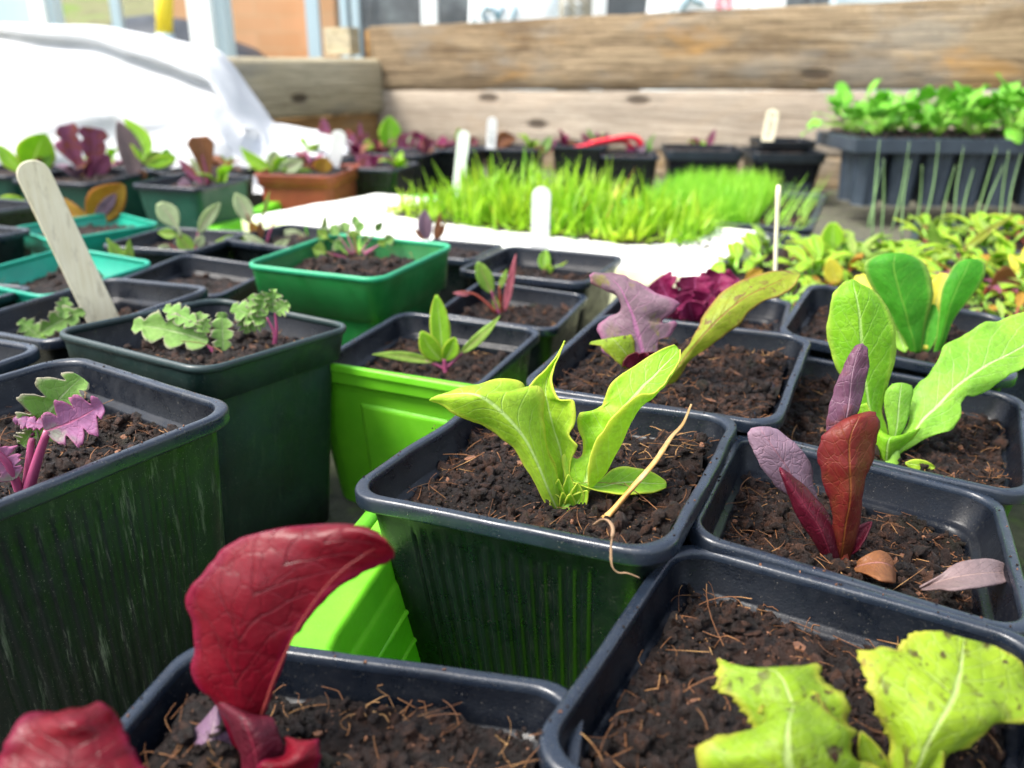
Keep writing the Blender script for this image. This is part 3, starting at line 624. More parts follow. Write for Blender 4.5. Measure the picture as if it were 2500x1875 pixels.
def compost(key, t, q):
    """q: 3 = close up, 2 = middle, 1 = far"""
    c, Rm, level, slope, wv, H, mound = SOIL[key]
    n = {3: 110, 2: 60, 1: 26}[q]
    hw = wv - .66
    b = MB(); V = []
    for j in range(n + 1):
        for i in range(n + 1):
            # square to rounded square
            u, v = 2 * i / n - 1, 2 * j / n - 1
            f = 1 - .10 * (u * u * v * v)
            x, y = u * hw * f, v * hw * f
            V.append((x, y, H + soil_h(key, x, y)))
    F = [(j * (n + 1) + i, j * (n + 1) + i + 1, (j + 1) * (n + 1) + i + 1, (j + 1) * (n + 1) + i) for j in range(n) for i in range(n)]
    b.add(V, F, 0)
    nc = {3: 2600, 2: 700, 1: 120}[q]; area = (wv / 4.5) ** 2; nc = int(nc * area)
    pts, sz, mi = [], [], []
    for i in range(nc):
        x, y = rnd.uniform(-1, 1) * hw * .97, rnd.uniform(-1, 1) * hw * .97
        s_ = min(.40, .026 + .030 * rnd.expovariate(1.0) + (.22 * rnd.random() if rnd.random() < .05 else 0))
        if q < 3: s_ *= 1.6
        pts.append((x, y, H + soil_h(key, x, y) + s_ * rnd.uniform(.0, .7))); sz.append(s_)
        mi.append(1 if rnd.random() < .975 or s_ > .2 else 2)
    for i in range({3: 46, 2: 16, 1: 0}[q]):      # crumbs spilt on the rim
        e_ = rnd.uniform(-.85, .85) * wv; k_ = rnd.randrange(4); o_ = wv - rnd.uniform(.08, .28)
        x, y = ((e_, -o_), (o_, e_), (e_, o_), (-o_, e_))[k_]
        pts.append((x, y, H + .01)); sz.append(rnd.uniform(.012, .045)); mi.append(1 if rnd.random() < .8 else 2)
    crumbs(b, pts, sz, mi, q < 3)
    # flat bark chips
    for i in range(int({3: 26, 2: 10, 1: 3}[q] * area)):
        x, y = rnd.uniform(-.9, .9) * hw, rnd.uniform(-.9, .9) * hw; s_ = rnd.uniform(.08, .26) * (1.2 if q < 3 else 1)
        a = rnd.random() * 6.28; k = rnd.randint(5, 7); z = H + soil_h(key, x, y) + rnd.uniform(.02, .12)
        tx, ty = rnd.uniform(-.5, .5), rnd.uniform(-.5, .5)
        P = [(x + s_ * math.cos(a + 6.28 * j / k) * rnd.uniform(.6, 1.1), y + s_ * .55 * math.sin(a + 6.28 * j / k) * rnd.uniform(.6, 1.1)) for j in range(k)]
        Vt = [(px, py, z + (px - x) * tx + (py - y) * ty) for px, py in P]; Vt += [(px, py, pz - .05) for px, py, pz in Vt]
        b.add(Vt, [tuple(range(k)), tuple(range(k, 2 * k))[::-1]] + [(j, (j + 1) % k, k + (j + 1) % k, k + j)[::-1] for j in range(k)], 2 if rnd.random() < .45 else 1)
    for i in range(int({3: 260, 2: 60, 1: 0}[q] * area)):      # tiny tan flecks
        x, y = rnd.uniform(-.95, .95) * hw, rnd.uniform(-.95, .95) * hw; s_ = rnd.uniform(.012, .04); z = H + soil_h(key, x, y) + rnd.uniform(.03, .10); a = rnd.random() * 6.28
        b.add([(x + s_ * math.cos(a), y + s_ * math.sin(a), z), (x + s_ * math.cos(a + 2), y + s_ * math.sin(a + 2), z + s_ * .5), (x + s_ * math.cos(a + 4), y + s_ * math.sin(a + 4), z + .01), (x, y, z - s_)], [(0, 1, 2), (0, 3, 1), (1, 3, 2), (2, 3, 0)], 2 if rnd.random() < .5 else 3)
    # root fibres
    for i in range(int({3: 230, 2: 60, 1: 10}[q] * area)):
        x, y = rnd.uniform(-.95, .95) * hw, rnd.uniform(-.95, .95) * hw
        if rnd.random() < .4: 
            if rnd.random() < .5: x = math.copysign(hw * rnd.uniform(.86, 1.0), x)
            else: y = math.copysign(hw * rnd.uniform(.86, 1.0), y)
        a = rnd.random() * 6.28; L = rnd.uniform(.25, 1.0) * (1 + (rnd.random() < .12) * 1.2); el = abs(rnd.gauss(0, .35)); cv = rnd.gauss(0, .8)
        z = H + soil_h(key, x, y) + .03; p = Vector((x, y, z)); pts = [p.copy()]; k = 5
        for j in range(k):
            a += cv / k; el *= .8; p = p + Vector((math.cos(a) * math.cos(el), math.sin(a) * math.cos(el), math.sin(el))) * L / k
            lim = hw + .1; p.x = max(-lim, min(lim, p.x)); p.y = max(-lim, min(lim, p.y))
            pts.append(Vector((p.x, p.y, max(p.z, H + soil_h(key, p.x, p.y) + .02))))
        b.tube(pts, rnd.uniform(.006, .016) * (1.5 if q < 3 else 1), 3, 3, cap=False)
    o = b.build('compost', [M['soil'], M['clod'], M['chip'], M['fibre']], flat_mi=(2,)); o.parent = t; o['kind'] = 'stuff'
    return o
def soilpt(key, px, py, dz=0):
    """where the view ray through this pixel meets the compost of the pot"""
    c, Rm, level, slope, wv, H, mound = SOIL[key]
    z = c.z + level
    for _ in range(6):
        p = gnd(px, py, z); l = Rm.inverted() @ (p - c); z = (c + Rm @ Vector((l.x, l.y, soil_h(key, l.x, l.y)))).z
    return Vector((p.x, p.y, z + dz))
d = R
# near pots
pot('P0', 1.4, 22.4, 9.3, 9.3, d(-25), (d(-.1), d(-3.1)), ribs=(.62, 13), level=-.95, soil=3, H=9.0, dent=.22, label='black ribbed pot with the bright lime lettuce, in the middle', slope=(0, 0.02))
pot('P3', 5.97, 12.95, 8.6, 8.5, d(-29), level=-1.0, soil=3, slope=(-.03, -.03), H=8.5, label='black pot with the speckled lettuce, bottom right corner')
pot('P4', -3.55, 10.1, 8.1, 9.0, d(-10.4), level=-.78, soil=3, slope=(-.06, 0), H=7.9, label='black pot with the crimson lettuce, at the bottom edge')
pot('P1', 9.8, 20.4, 8.4, 8.2, d(-24), (d(-3), d(5)), level=-1.25, soil=3, slope=(-.03, -.02), H=8.1, label='black pot with the upright red brown romaine and a fallen purple leaf')
pot('P2', 14.0, 28.0, 8.3, 9.1, d(-28), (d(1.4), d(2)), level=-.9, soil=3, H=8.1, label='black pot with the large pale green cos lettuce, at the right edge')
pot('P11', 6.5, 31.0, 9.3, 9.5, d(-25), (d(2.7), d(-.8)), level=-.9, soil=3, H=9.0, label='black pot with the mauve and speckled bronze lettuce, behind the lime lettuce')
pot('P5', -14.9, 21.5, 10.3, 9.85, d(55), (d(-1.9), d(-1.3)), ribs=(.66, 15), ribd=.035, mats=('rim', 'wall_old', 'inner'), level=-1.35, soil=3, H=10.2, taper=.80, label='tall algae streaked ribbed pot with the pink kale, at the left edge')
pot('P6', -12.9, 33.5, 9.7, 8.7, d(-28), (d(-3.8), d(1)), style='banded', mats=('rimdark', 'wall_teal', 'inner'), level=-1.0, soil=2, H=9.6, taper=.84, label='tall dark green pot with a flat banded rim and two curly kale seedlings', slope=(.07, -.02), ns=12)
pot('P7', -3.8, 37.3, 7.7, 8.3, d(-23), (d(3), 0), level=-1.5, soil=2, H=7.6, label='black pot with the pink stemmed beet seedling, just behind the lime tray wall')
pot('P8', -9.6, 48.9, 9.7, 9.2, d(-23), (d(1.7), 0), style='deep', mats=('greenrim', 'green', 'green'), level=-1.2, soil=2, H=9.0, taper=.74, mound=.6, label='bright green pot with feathery grey green seedlings', group=None)
pot('P10', .1, 46.6, 7.3, 7.3, d(-20), (d(2), d(2)), level=-1.1, soil=2, H=7.0, label='black pot with the narrow red chard seedling, below the white label pot')
pot('P9', 2.1, 54.4, 8.0, 8.9, d(-23), level=-1.6, soil=2, H=7.6, label='black pot holding the tall blank white label')
pot('P12', 18.0, 36.7, 9.1, 9.5, d(-27), (d(1.7), d(4)), level=-1.1, soil=2, H=8.8, label='black pot with the dark green broad leaved seedling, right of the mauve lettuce')
pot('P28', 9.4, 40.7, 8.5, 9.1, d(-21), level=-1.4, soil=2, H=8.3, label='black pot with the frilly burgundy lettuce, beside the white tray')
pot('P13', -23.9, 27.9, 9.8, 9.0, d(-20), level=-1.2, soil=2, H=9.6, label='black pot cut by the left edge, between the pink kale and the wooden stick')
pot('P14', -21.3, 39.4, 9.0, 8.9, d(-31), (d(3.8), d(-4)), level=-1.9, soil=2, H=8.8, label='black pot holding the big leaning wooden stick')
pot('P15', -20.0, 51.4, 7.8, 7.2, d(-14), (d(2), d(4)), level=-1.2, soil=1, H=7.6, label='black pot with crumbs on its rim, between the wooden stick and the bright green pot')
pot('P16', -28.6, 50.6, 8.2, 8.2, d(-24), (d(3), d(2)), style='banded', mats=('turq', 'turq', 'turq'), level=-1.3, soil=1, H=8.0, label='turquoise pot behind the wooden stick, nearer of the two turquoise pots', group='turquoise pots')
pot('P17', -34.4, 66.2, 8.2, 8.4, d(-42), (d(1.9), 0), style='banded', mats=('turq', 'turq', 'turq'), level=-.9, soil=1, H=8.0, label='turquoise pot with the orange leaved seedling, farther of the two turquoise pots', group='turquoise pots')
pot('P20', -33.2, 44.4, 8.2, 8.4, d(-6), (d(-4), d(3)), level=-.8, soil=1, H=8.0, label='black pot brimming with brown compost, cut by the left edge under the turquoise pots')
pot('P18', -42, 59.5, 8.6, 9.0, d(-20), level=-1, soil=1, H=8.4, label='black pot at the left edge, left of the orange leaved turquoise pot')
pot('P19', -48.5, 74, 8.4, 9.0, d(-24), level=-1, soil=1, H=8.2, label='black pot with a lone lime leaf, at the left edge behind the wooden stick')
pot('P21', -25.0, 61.0, 8.2, 7.8, d(-14), level=-1.0, soil=1, H=8.0, label='black pot with the pale spoon leaved chard seedling')
pot('P22', -16.8, 62.5, 8.2, 7.6, d(-28), level=-.9, soil=1, H=8.0, label='black pot with the yellow and red chard seedlings, behind the bright green pot')
pot('P23', -4.6, 60.8, 7.6, 6.2, d(-22), level=-.7, soil=1, H=7.4, label='small black pot half hidden between the bright green pot and the white label pot')
# farther rows
pot('P24', -34.0, 88.9, 9.0, 9.0, d(-21), (d(2), 0), level=-.9, soil=1, H=8.9, label='dark green pot with the orange brown spoon leaf, in front of the fleece', group='far dark green pots', mats=('rim', 'wallg', 'inner'))
pot('P24a', -49.2, 96.5, 8.6, 11.2, d(-16), (d(2), 0), level=-.8, soil=1, H=8.5, label='dark green pot with the purple lettuce, in front of the fleece', group='far dark green pots', mats=('rim', 'wallg', 'inner'))
pot('P24c', -61, 102, 8.5, 11, d(-16), level=-.8, soil=1, H=8.4, label='dark green pot at the left edge with a lime seedling, in front of the fleece', group='far dark green pots', mats=('rim', 'wallg', 'inner'))
pot('P24d', -52, 110.5, 8.2, 10.5, d(-16), level=-.6, soil=1, H=8.1, label='dark green pot behind the purple lettuce pot, against the fleece', group='far dark green pots', mats=('rim', 'wallg', 'inner'))
pot('P24e', -38, 103.5, 8.4, 9.5, d(-19), level=-.6, soil=1, H=8.3, label='dark green pot with small yellow seedlings against the fleece', group='far dark green pots', mats=('rim', 'wallg', 'inner'))
pot('P25', -25.6, 105.3, 8.4, 10.4, d(-10), (d(2), 0), style='banded', mats=('terra', 'terra', 'terra'), level=-.5, soil=1, H=8.2, taper=.85, label='terracotta coloured pot with pale green seedlings', group=None)
FR = 'far row of black pots'
def pg(key, px, py, z, s, yaw, **kw):
    p = gnd(px, py, z); pot(key, p.x, p.y, z, s, d(yaw), soil=1, H=z - .2, **kw)
pg('P26', 918, 402, 8.3, 9.2, -13, level=-.8, label='black pot with magenta leaves, right of the terracotta pot', group=FR)
pg('P25b', 815, 373, 8.3, 11.5, -14, level=-.6, label='black pot with dark plum seedlings, behind the terracotta pot', group=FR)
pg('P27', 985, 370, 8.3, 9.5, -14, level=-.6, label='black pot with the round bright green leaf', group=FR)
pg('P29', 1118, 360, 8.3, 8.6, -12, level=-.6, label='black pot with a small white label, behind the chives', group=FR)
pg('P30', 1258, 358, 8.3, 9.5, -12, level=-.6, label='black pot with brown leaved seedlings, behind the chives', group=FR)
pg('P31', 1418, 352, 8.6, 9.5, -8, level=-.6, label='black pot with the red plastic clip leaning on it', group=FR)
pg('P32', 1538, 376, 7.8, 9.0, -5, level=-.6, label='black pot just in front of the red clip pot', group=FR)
pg('P33', 1712, 360, 8.8, 12.0, -5, level=-.8, mats=('blackish', 'slate', 'inner'), style='banded', label='slate grey pot with one thin dark red seedling', group='slate grey pots by the timber wall')
pg('P34', 1910, 366, 8.4, 11.6, -3, level=-.9, mats=('blackish', 'slate', 'inner'), style='banded', label='slate grey pot with small green leaves, left of the cell tray', group='slate grey pots by the timber wall')
pg('P35', 1910, 340, 9.4, 9.6, -3, level=-.8, mats=('blackish', 'blackish', 'inner'), style='banded', label='black pot with the far written wooden label, against the timber wall', group='slate grey pots by the timber wall')

# ------------------------------------------------------------------ trays
def tray(name, corners, zt, zb, label, cat, mat, rimw=.9, slopein=.9, panels=None, group=None, inner=True, lipz=.35, floor=True, drop=0):
    """open tray; corners near-left, near-right, far-right, far-left (cm) of the outer rim"""
    C = [Vector((x, y, 0)) for x, y in corners]; cen = sum(C, Vector()) / 4
    t = empty(name, (cen.x, cen.y, zb), label, cat, group); bpy.context.view_layer.update()
    b = MB(); n = 4
    def inset(k):
        out = []
        for i in range(4):
            p, a, c = C[i], C[i - 1], C[(i + 1) % 4]
            u1, u2 = (p - a).normalized(), (c - p).normalized()
            n1, n2 = Vector((-u1.y, u1.x, 0)), Vector((-u2.y, u2.x, 0))
            det = u1.x * u2.y - u1.y * u2.x
            # round the corner with 5 points
            q = p + (n1 + n2) * k / (1 + n1.dot(n2))
            r_ = 1.1 
            for f in (0, .25, .5, .75, 1):
                A_, B_ = q - u1 * r_, q + u2 * r_
                out.append(A_ * (1 - f) ** 2 + q * 2 * f * (1 - f) + B_ * f * f)
        return out
    h = zt - zb
    vd = ((C[2] + C[3]) / 2 - (C[0] + C[1]) / 2); 
    def dfar(q): return drop * max(0, min(1, (q - (C[0] + C[1]) / 2).dot(vd) / vd.length_squared))
    prof = [(0, -lipz), (0, -.08), (.08, 0), (rimw - .1, 0), (rimw, -.1), (rimw + .1, -.9), (rimw + .2, -1.0), (rimw + .25, -1.2), (rimw + .35 + slopein, -h + .5), (rimw + .6 + slopein, -h + .3)]
    outp = [(.12, -lipz), (.22, -.95), (.55, -1.05), (.62, -1.35), (.62 + slopein, -h)]
    def lf_(pr, flip=False):
        V = []; 
        for k_, dz in pr: V += [(q.x, q.y, zt + dz * (h - dfar(q)) / h - dfar(q)) for q in inset(k_)]
        m_ = 20; F = []
        for j in range(len(pr) - 1):
            for i in range(m_): F.append((j * m_ + i, j * m_ + (i + 1) % m_, (j + 1) * m_ + (i + 1) % m_, (j + 1) * m_ + i))
        if floor: F.append(tuple((len(pr) - 1) * m_ + i for i in range(m_)))
        b.add(V, F)
    lf_(prof); lf_(outp[:])
    o = b.build('shell', mat, t, smooth=False)
    md = o.modifiers.new('bevel', 'BEVEL'); md.width = .0007; md.segments = 2; md.limit_method = 'ANGLE'
    return t
T1 = tray('seed_tray', [(-10.5, 35.6), (1.6, 29.8), (9.5, 47.0), (-5.0, 52.0)], 7.9, -.2, 'lime green plastic tray standing around the beet seedling pot', 'tray', M['lime'], rimw=.8, slopein=.8, group='lime green trays', drop=7.0)
# raised panel on its near side
b = MB(); A_, B_ = Vector((-7.3, 34.05, 0)), Vector((.4, 30.4, 0)); nn = Vector((-(B_ - A_).y, (B_ - A_).x, 0)).normalized()
V = []
for (s0, zz, k_) in ((0, 5.9, .78), (1, 5.9, .78), (1, 1.0, 1.36), (0, 1.0, 1.36), (.025, 5.72, .58), (.975, 5.72, .58), (.975, 1.2, 1.14), (.025, 1.2, 1.14)):
    q = A_ + (B_ - A_) * s0 + nn * k_; V.append((q.x, q.y, zz))
b.add(V, [(4, 5, 6, 7), (0, 1, 5, 4), (1, 2, 6, 5), (2, 3, 7, 6), (3, 0, 4, 7)])
o = b.build('side_panel', M['lime'], T1, smooth=False); md = o.modifiers.new('bevel', 'BEVEL'); md.width = .0012; md.segments = 3
T2 = tray('seed_tray', [(-5.9, 14.7), (3.7, 13.1), (6.0, 25.5), (-3.35, 25.9)], 7.0, .2, 'lime green plastic tray around the lime lettuce pot', 'tray', M['lime'], rimw=1.15, slopein=.9, group='lime green trays')
# ridges running along the inner left side of that tray
for k_, zz in ((1.57, 5.1), (1.76, 4.1)):
    b = MB(); p0, p1 = Vector((-5.35, 17.6, zz)), Vector((-3.4, 25.0, zz)); sn = Vector(((p1 - p0).y, -(p1 - p0).x, 0)).normalized()
    b.tube([p0 + sn * k_, (p0 + p1) / 2 + sn * k_, p1 + sn * k_], .08, 10); b.build('ridge', M['lime'], T2)
b = MB(); p0, p1 = Vector((-6.7, 15.0, 6.3)), Vector((-4.3, 24.6, 6.3)); 
b.tube([p0, (p0 + p1) / 2, p1], .3, 10, flat=.8); b.build('outer_lip', M['lime'], T2)
T3 = tray('seed_tray', [(-31.6, 80.5), (14, 61), (26, 104), (-29.3, 111.2)], 4.9, .2, 'lime green plastic tray under the white polystyrene tray', 'tray', M['lime'], rimw=1.6, slopein=.8, group='lime green trays')
T4 = tray('seed_tray', [(20.2, 22.6), (34, 16), (42, 34), (28.5, 40)], 7.2, .2, 'lime green plastic tray at the right edge behind the cos lettuce pot', 'tray', M['lime'], rimw=1.2, group='lime green trays')

# white polystyrene tray with chives
bo = Vector((13.9, 58.7, 0)); f1 = Vector((.857, -.515, 0)); f2 = Vector((.515, .857, 0)); BL, BD, BT = 48.5, 21.5, 6.0
bn = bo - f1 * BL
pt = empty('polystyrene_tray', (bn.x, bn.y, .3), 'thick white polystyrene tray with chives growing from it', 'tray', None, math.atan2(f1.y, f1.x)); bpy.context.view_layer.update()
b = MB(); nx, ny = 90, 40; V = []
def edgewob(s_): return .18 * noise.noise(Vector((s_ * .5, 3, 1))) + .1 * noise.noise(Vector((s_ * 1.7, 9, 1)))
for j in range(ny + 1):
    for i in range(nx + 1):
        u, v = i / nx * BL, j / ny * BD
        du = (1 if i == 0 else -1 if i == nx else 0) * (.2 + edgewob(v)); dv = (1 if j == 0 else -1 if j == ny else 0) * (.2 + edgewob(u))
        q = bn + f1 * (u + du) + f2 * (v + dv)
        z = BT + .12 * noise.noise(Vector((u * .15, v * .15, 0))) + .05 * noise.noise(Vector((u * .8, v * .8, 5)))
        if u > 33 and v < 5: z -= .35 * min(1, (u - 33) / 4) * min(1, (5 - v) / 1.0)
        if i in (0, nx) or j in (0, ny): z -= .22
        V.append((q.x, q.y, z))
F = [(j * (nx + 1) + i, j * (nx + 1) + i + 1, (j + 1) * (nx + 1) + i + 1, (j + 1) * (nx + 1) + i) for j in range(ny) for i in range(nx)]
b.add(V, F); b.build('top', M['poly'], pt)
b = MB(); P = [bn, bn + f1 * BL, bn + f1 * BL + f2 * BD, bn + f2 * BD]; ring = []
for i in range(4):
    for k_ in range(14): ring.append(P[i].lerp(P[(i + 1) % 4], k_ / 14))
V = []
for zz, ins in ((BT - .1, .12), (BT - .5, .0), (BT - 2.2, .1), (.3, .5)):
    for q in ring:
        cc_ = (P[0] + P[2]) / 2; qq = q + (cc_ - q).normalized() * (ins + .1 * noise.noise(q * .3 + Vector((0, 0, zz)))); V.append((qq.x, qq.y, zz))
m_ = len(ring)
b.add(V, [(j * m_ + i, (j + 1) * m_ + i, (j + 1) * m_ + (i + 1) % m_, j * m_ + (i + 1) % m_)[::-1] for j in range(3) for i in range(m_)]); b.build('side', M['poly_side'], pt)
# patch of compost on the tray that the chives root in
def bq(u, v): return bn + f1 * u + f2 * v
b = MB(); V = [];  nx, ny = 80, 34
def inpatch(u, v):     # signed field, positive inside
    cx, cy = 27.0, 14.4
    return 1 - (((u - cx) / 16.5) ** 4 + ((v - cy) / 6.4) ** 4) ** .5 + .32 * noise.noise(Vector((u * .25, v * .25, 2))) + .14 * noise.noise(Vector((u * .9, v * .9, 2)))
for j in range(ny + 1):
    for i in range(nx + 1):
        u, v = 9 + i / nx * 39, 4.5 + j / ny * 16.6; q = bq(u, v); f = inpatch(u, v)
        V.append((q.x, q.y, BT - .5 + min(.75, max(0, f * 2.6 + .25)) + .12 * noise.noise(q * 2)))
F = [(j * (nx + 1) + i, j * (nx + 1) + i + 1, (j + 1) * (nx + 1) + i + 1, (j + 1) * (nx + 1) + i) for j in range(ny) for i in range(nx)]
b.add(V, F)
pts, sz, mi = [], [], []
for i in range(1400):
    u, v = rnd.uniform(9, 48), rnd.uniform(4.5, 20)
    if inpatch(u, v) > -.12 * rnd.random() * 3: q = bq(u, v); pts.append((q.x, q.y, BT + .18)); sz.append(rnd.uniform(.06, .2)); mi.append(1)
crumbs(b, pts, sz, mi, True)
o = b.build('compost', [M['soil'], M['clod']], pt); o['kind'] = 'stuff'

def blade(b, p, h, az, lean, wd, bend, mi=0, k=5, flat=True):
    pts = []; q = Vector(p); an = lean
    side = Vector((-math.sin(az), math.cos(az), 0)); V = []
    if rnd.random() < .5: side = Vector((math.cos(az), math.sin(az), 0)).cross(Vector((0, 0, 1)))
    for i in range(k + 1):
        f = i / k; w_ = wd * (1 - f ** 1.6) * .5 + .01
        dirn = Vector((math.cos(az) * math.sin(an), math.sin(az) * math.sin(an), math.cos(an)))
        nrm = dirn.cross(side)
        V += [q - side * w_, q + nrm * w_ * .35, q + side * w_]
        q = q + dirn * h / k; an += bend / k
    F = [(i * 3 + a, i * 3 + a + 1, i * 3 + a + 4, i * 3 + a + 3) for i in range(k) for a in (0, 1)]
    b.add(V, F, mi)
b = MB()
for i in range(2300):
    u, v = rnd.uniform(9, 48), rnd.uniform(4.5, 20.5); f = inpatch(u, v)
    if f < .02: continue
    dens = noise.noise(Vector((u * .35, v * .35, 8)))
    if dens < -.32 and rnd.random() < .7: continue
    q = bq(u, v); edge = f < .3
    hh = (rnd.uniform(2.2, 7.0) if rnd.random() < .9 else rnd.uniform(6.0, 7.6)) * (.92 if not edge else .75) * (1 + .25 * dens) * (.45 + .55 * min(1, max(0, (u - 10) / 9))) * (1 if u < 34 else .8)
    if u < 20 and rnd.random() < .55: continue
    if rnd.random() < .03: hh *= 1.3
    az = rnd.random() * 6.283; ln = abs(rnd.gauss(.12, .6)); 
    if edge and rnd.random() < .45: ln = rnd.uniform(.7, 1.35); hh *= .8; az = math.atan2((q - bq(30, 14)).y, (q - bq(30, 14)).x) + rnd.gauss(0, .5)
    blade(b, (q.x, q.y, BT + .1), hh, az, ln, rnd.uniform(.26, .56), rnd.gauss(.4, .5), 0 if rnd.random() < .992 else 1)
o = b.build('chives', [M['grass'], M['dry_blade']]); tag(o, 'thick tuft of bright green chives growing from the white polystyrene tray', 'chives', kind='stuff')

# lawn tray
def flat_tray(name, near_right, yaw, wid, dep, zt, label, fill_lo, mat='rim', group=None, level=.9):
    g1 = Vector((math.cos(yaw), math.sin(yaw), 0)); g2 = Vector((-math.sin(yaw), math.cos(yaw), 0)); nr_ = Vector((*near_right, 0))
    cs = [nr_ - g1 * wid, nr_, nr_ + g2 * dep, nr_ - g1 * wid + g2 * dep]
    t = tray(name, [(c.x, c.y) for c in cs], zt, .2, label, 'seed tray', M[mat], rimw=.7, slopein=.5, group=group)
    b = MB(); nx, ny = 70, 70; V = []
    for j in range(ny + 1):
        for i in range(nx + 1):
            q = cs[0] + g1 * (1.0 + (wid - 2.0) * i / nx) + g2 * (1.0 + (dep - 2.0) * j / ny)
            V.append((q.x, q.y, zt - level + .22 * noise.fractal(q * .5, 1, 2, 3) + .1 * noise.noise(q * 2)))
    F = [(j * (nx + 1) + i, j * (nx + 1) + i + 1, (j + 1) * (nx + 1) + i + 1, (j + 1) * (nx + 1) + i) for j in range(ny) for i in range(nx)]
    b.add(V, F); pts, sz, mi = [], [], []
    for i in range(int(wid * dep * 2.6)):
        q = cs[0] + g1 * rnd.uniform(1, wid - 1) + g2 * rnd.uniform(1, dep - 1); pts.append((q.x, q.y, zt - level + rnd.uniform(0, .2))); sz.append(rnd.uniform(.06, .26)); mi.append(rnd.choice((1, 1, 1, 1, 2, 3)))
    crumbs(b, pts, sz, mi, True); o = b.build('compost', [M['soil'], M['clod'], M['chip'], M['stem_green']], t); o['kind'] = 'stuff'
    return t, cs, g1, g2
tl, cs, g1, g2 = flat_tray('lawn_tray', (28.8, 78.9), d(-22.5), 18.5, 27, 6.0, 'black tray sown with fine lawn like grass, right of the polystyrene tray', None)
b = MB()
for i in range(5200):
    u, v = rnd.random() ** .9 * 12.2, rnd.random() * 25; q = cs[0] + g1 * (1 + u) + g2 * (1 + v)
    if u > 11.2 + 1.2 * noise.noise(Vector((v * .6, 0, 0))): continue
    blade(b, (q.x, q.y, 5.0), rnd.uniform(1.6, 4.4), rnd.random() * 6.28, abs(rnd.gauss(0, .30)), rnd.uniform(.12, .26), rnd.gauss(.1, .25), 0, 3)
for i in range(26):
    q = cs[0] + g1 * rnd.uniform(13, 17) + g2 * rnd.uniform(1, 20)
    blade(b, (q.x, q.y, 5.0), rnd.uniform(2.5, 6), rnd.uniform(-.6, .9), rnd.uniform(.4, 1.0), .2, rnd.gauss(.3, .3), 0, 5)
tag(b.build('lawn_grass', [M['lawn']]), 'fine short grass growing in the black lawn tray', 'grass', kind='stuff')
SD = flat_tray('seedling_tray', (14.3 + .898 * 46 - .441 * 10, 59.6 - .441 * 46 - .898 * 10), d(-26.2), 46, 29, 6.2, 'large black tray crowded with mixed young salad seedlings', None, level=1.0)

# ------------------------------------------------------------------ leaves
CR = {'1': (0, 0), '2': (800, 0), '3': (1600, 0), '4': (0, 600), '5': (800, 600), '6': (1600, 600), '7': (0, 1200), '8': (800, 1200), '9': (1600, 1200)}
def cpx(c, x, y):
    if c == 'a': return (380 + x * .2622, 300 + y * .2622)
    if c == 'b': return (x * .2773, 260 + y * .2773)
    if c == 'p': return (x, y)
    ox, oy = CR[c]; return (ox + x * .40687, oy + y * .40687)
def catmull(P, n):
    """P: list of k control vectors (numpy), returns n+1 samples"""
    P = np.array(P, dtype=float); k = len(P)
    if k == 1: return np.repeat(P, n + 1, 0)
    if k == 2:
        f = np.linspace(0, 1, n + 1)[:, None]; return P[0] * (1 - f) + P[1] * f
    E_ = np.vstack([2 * P[0] - P[1], P, 2 * P[-1] - P[-2]]); out = []
    for i in range(n + 1):
        t = i / n * (k - 1); j = min(int(t), k - 2); f = t - j
        p0, p1, p2, p3 = E_[j], E_[j + 1], E_[j + 2], E_[j + 3]
        out.append(.5 * (2 * p1 + (p2 - p0) * f + (2 * p0 - 5 * p1 + 4 * p2 - p3) * f * f + (3 * p1 - 3 * p2 + p3 - p0) * f ** 3))
    return np.array(out)
def leafgrid(rows, nu=14, nv=40):
    R_ = [catmull(r, nu) for r in rows]
    R_ = np.array(R_)                       # rows x (nu+1) x 3
    G = np.array([catmull(R_[:, i, :], nv) for i in range(nu + 1)])   # (nu+1) x (nv+1) x 3
    return G.transpose(1, 0, 2)             # nv+1 x nu+1 x 3
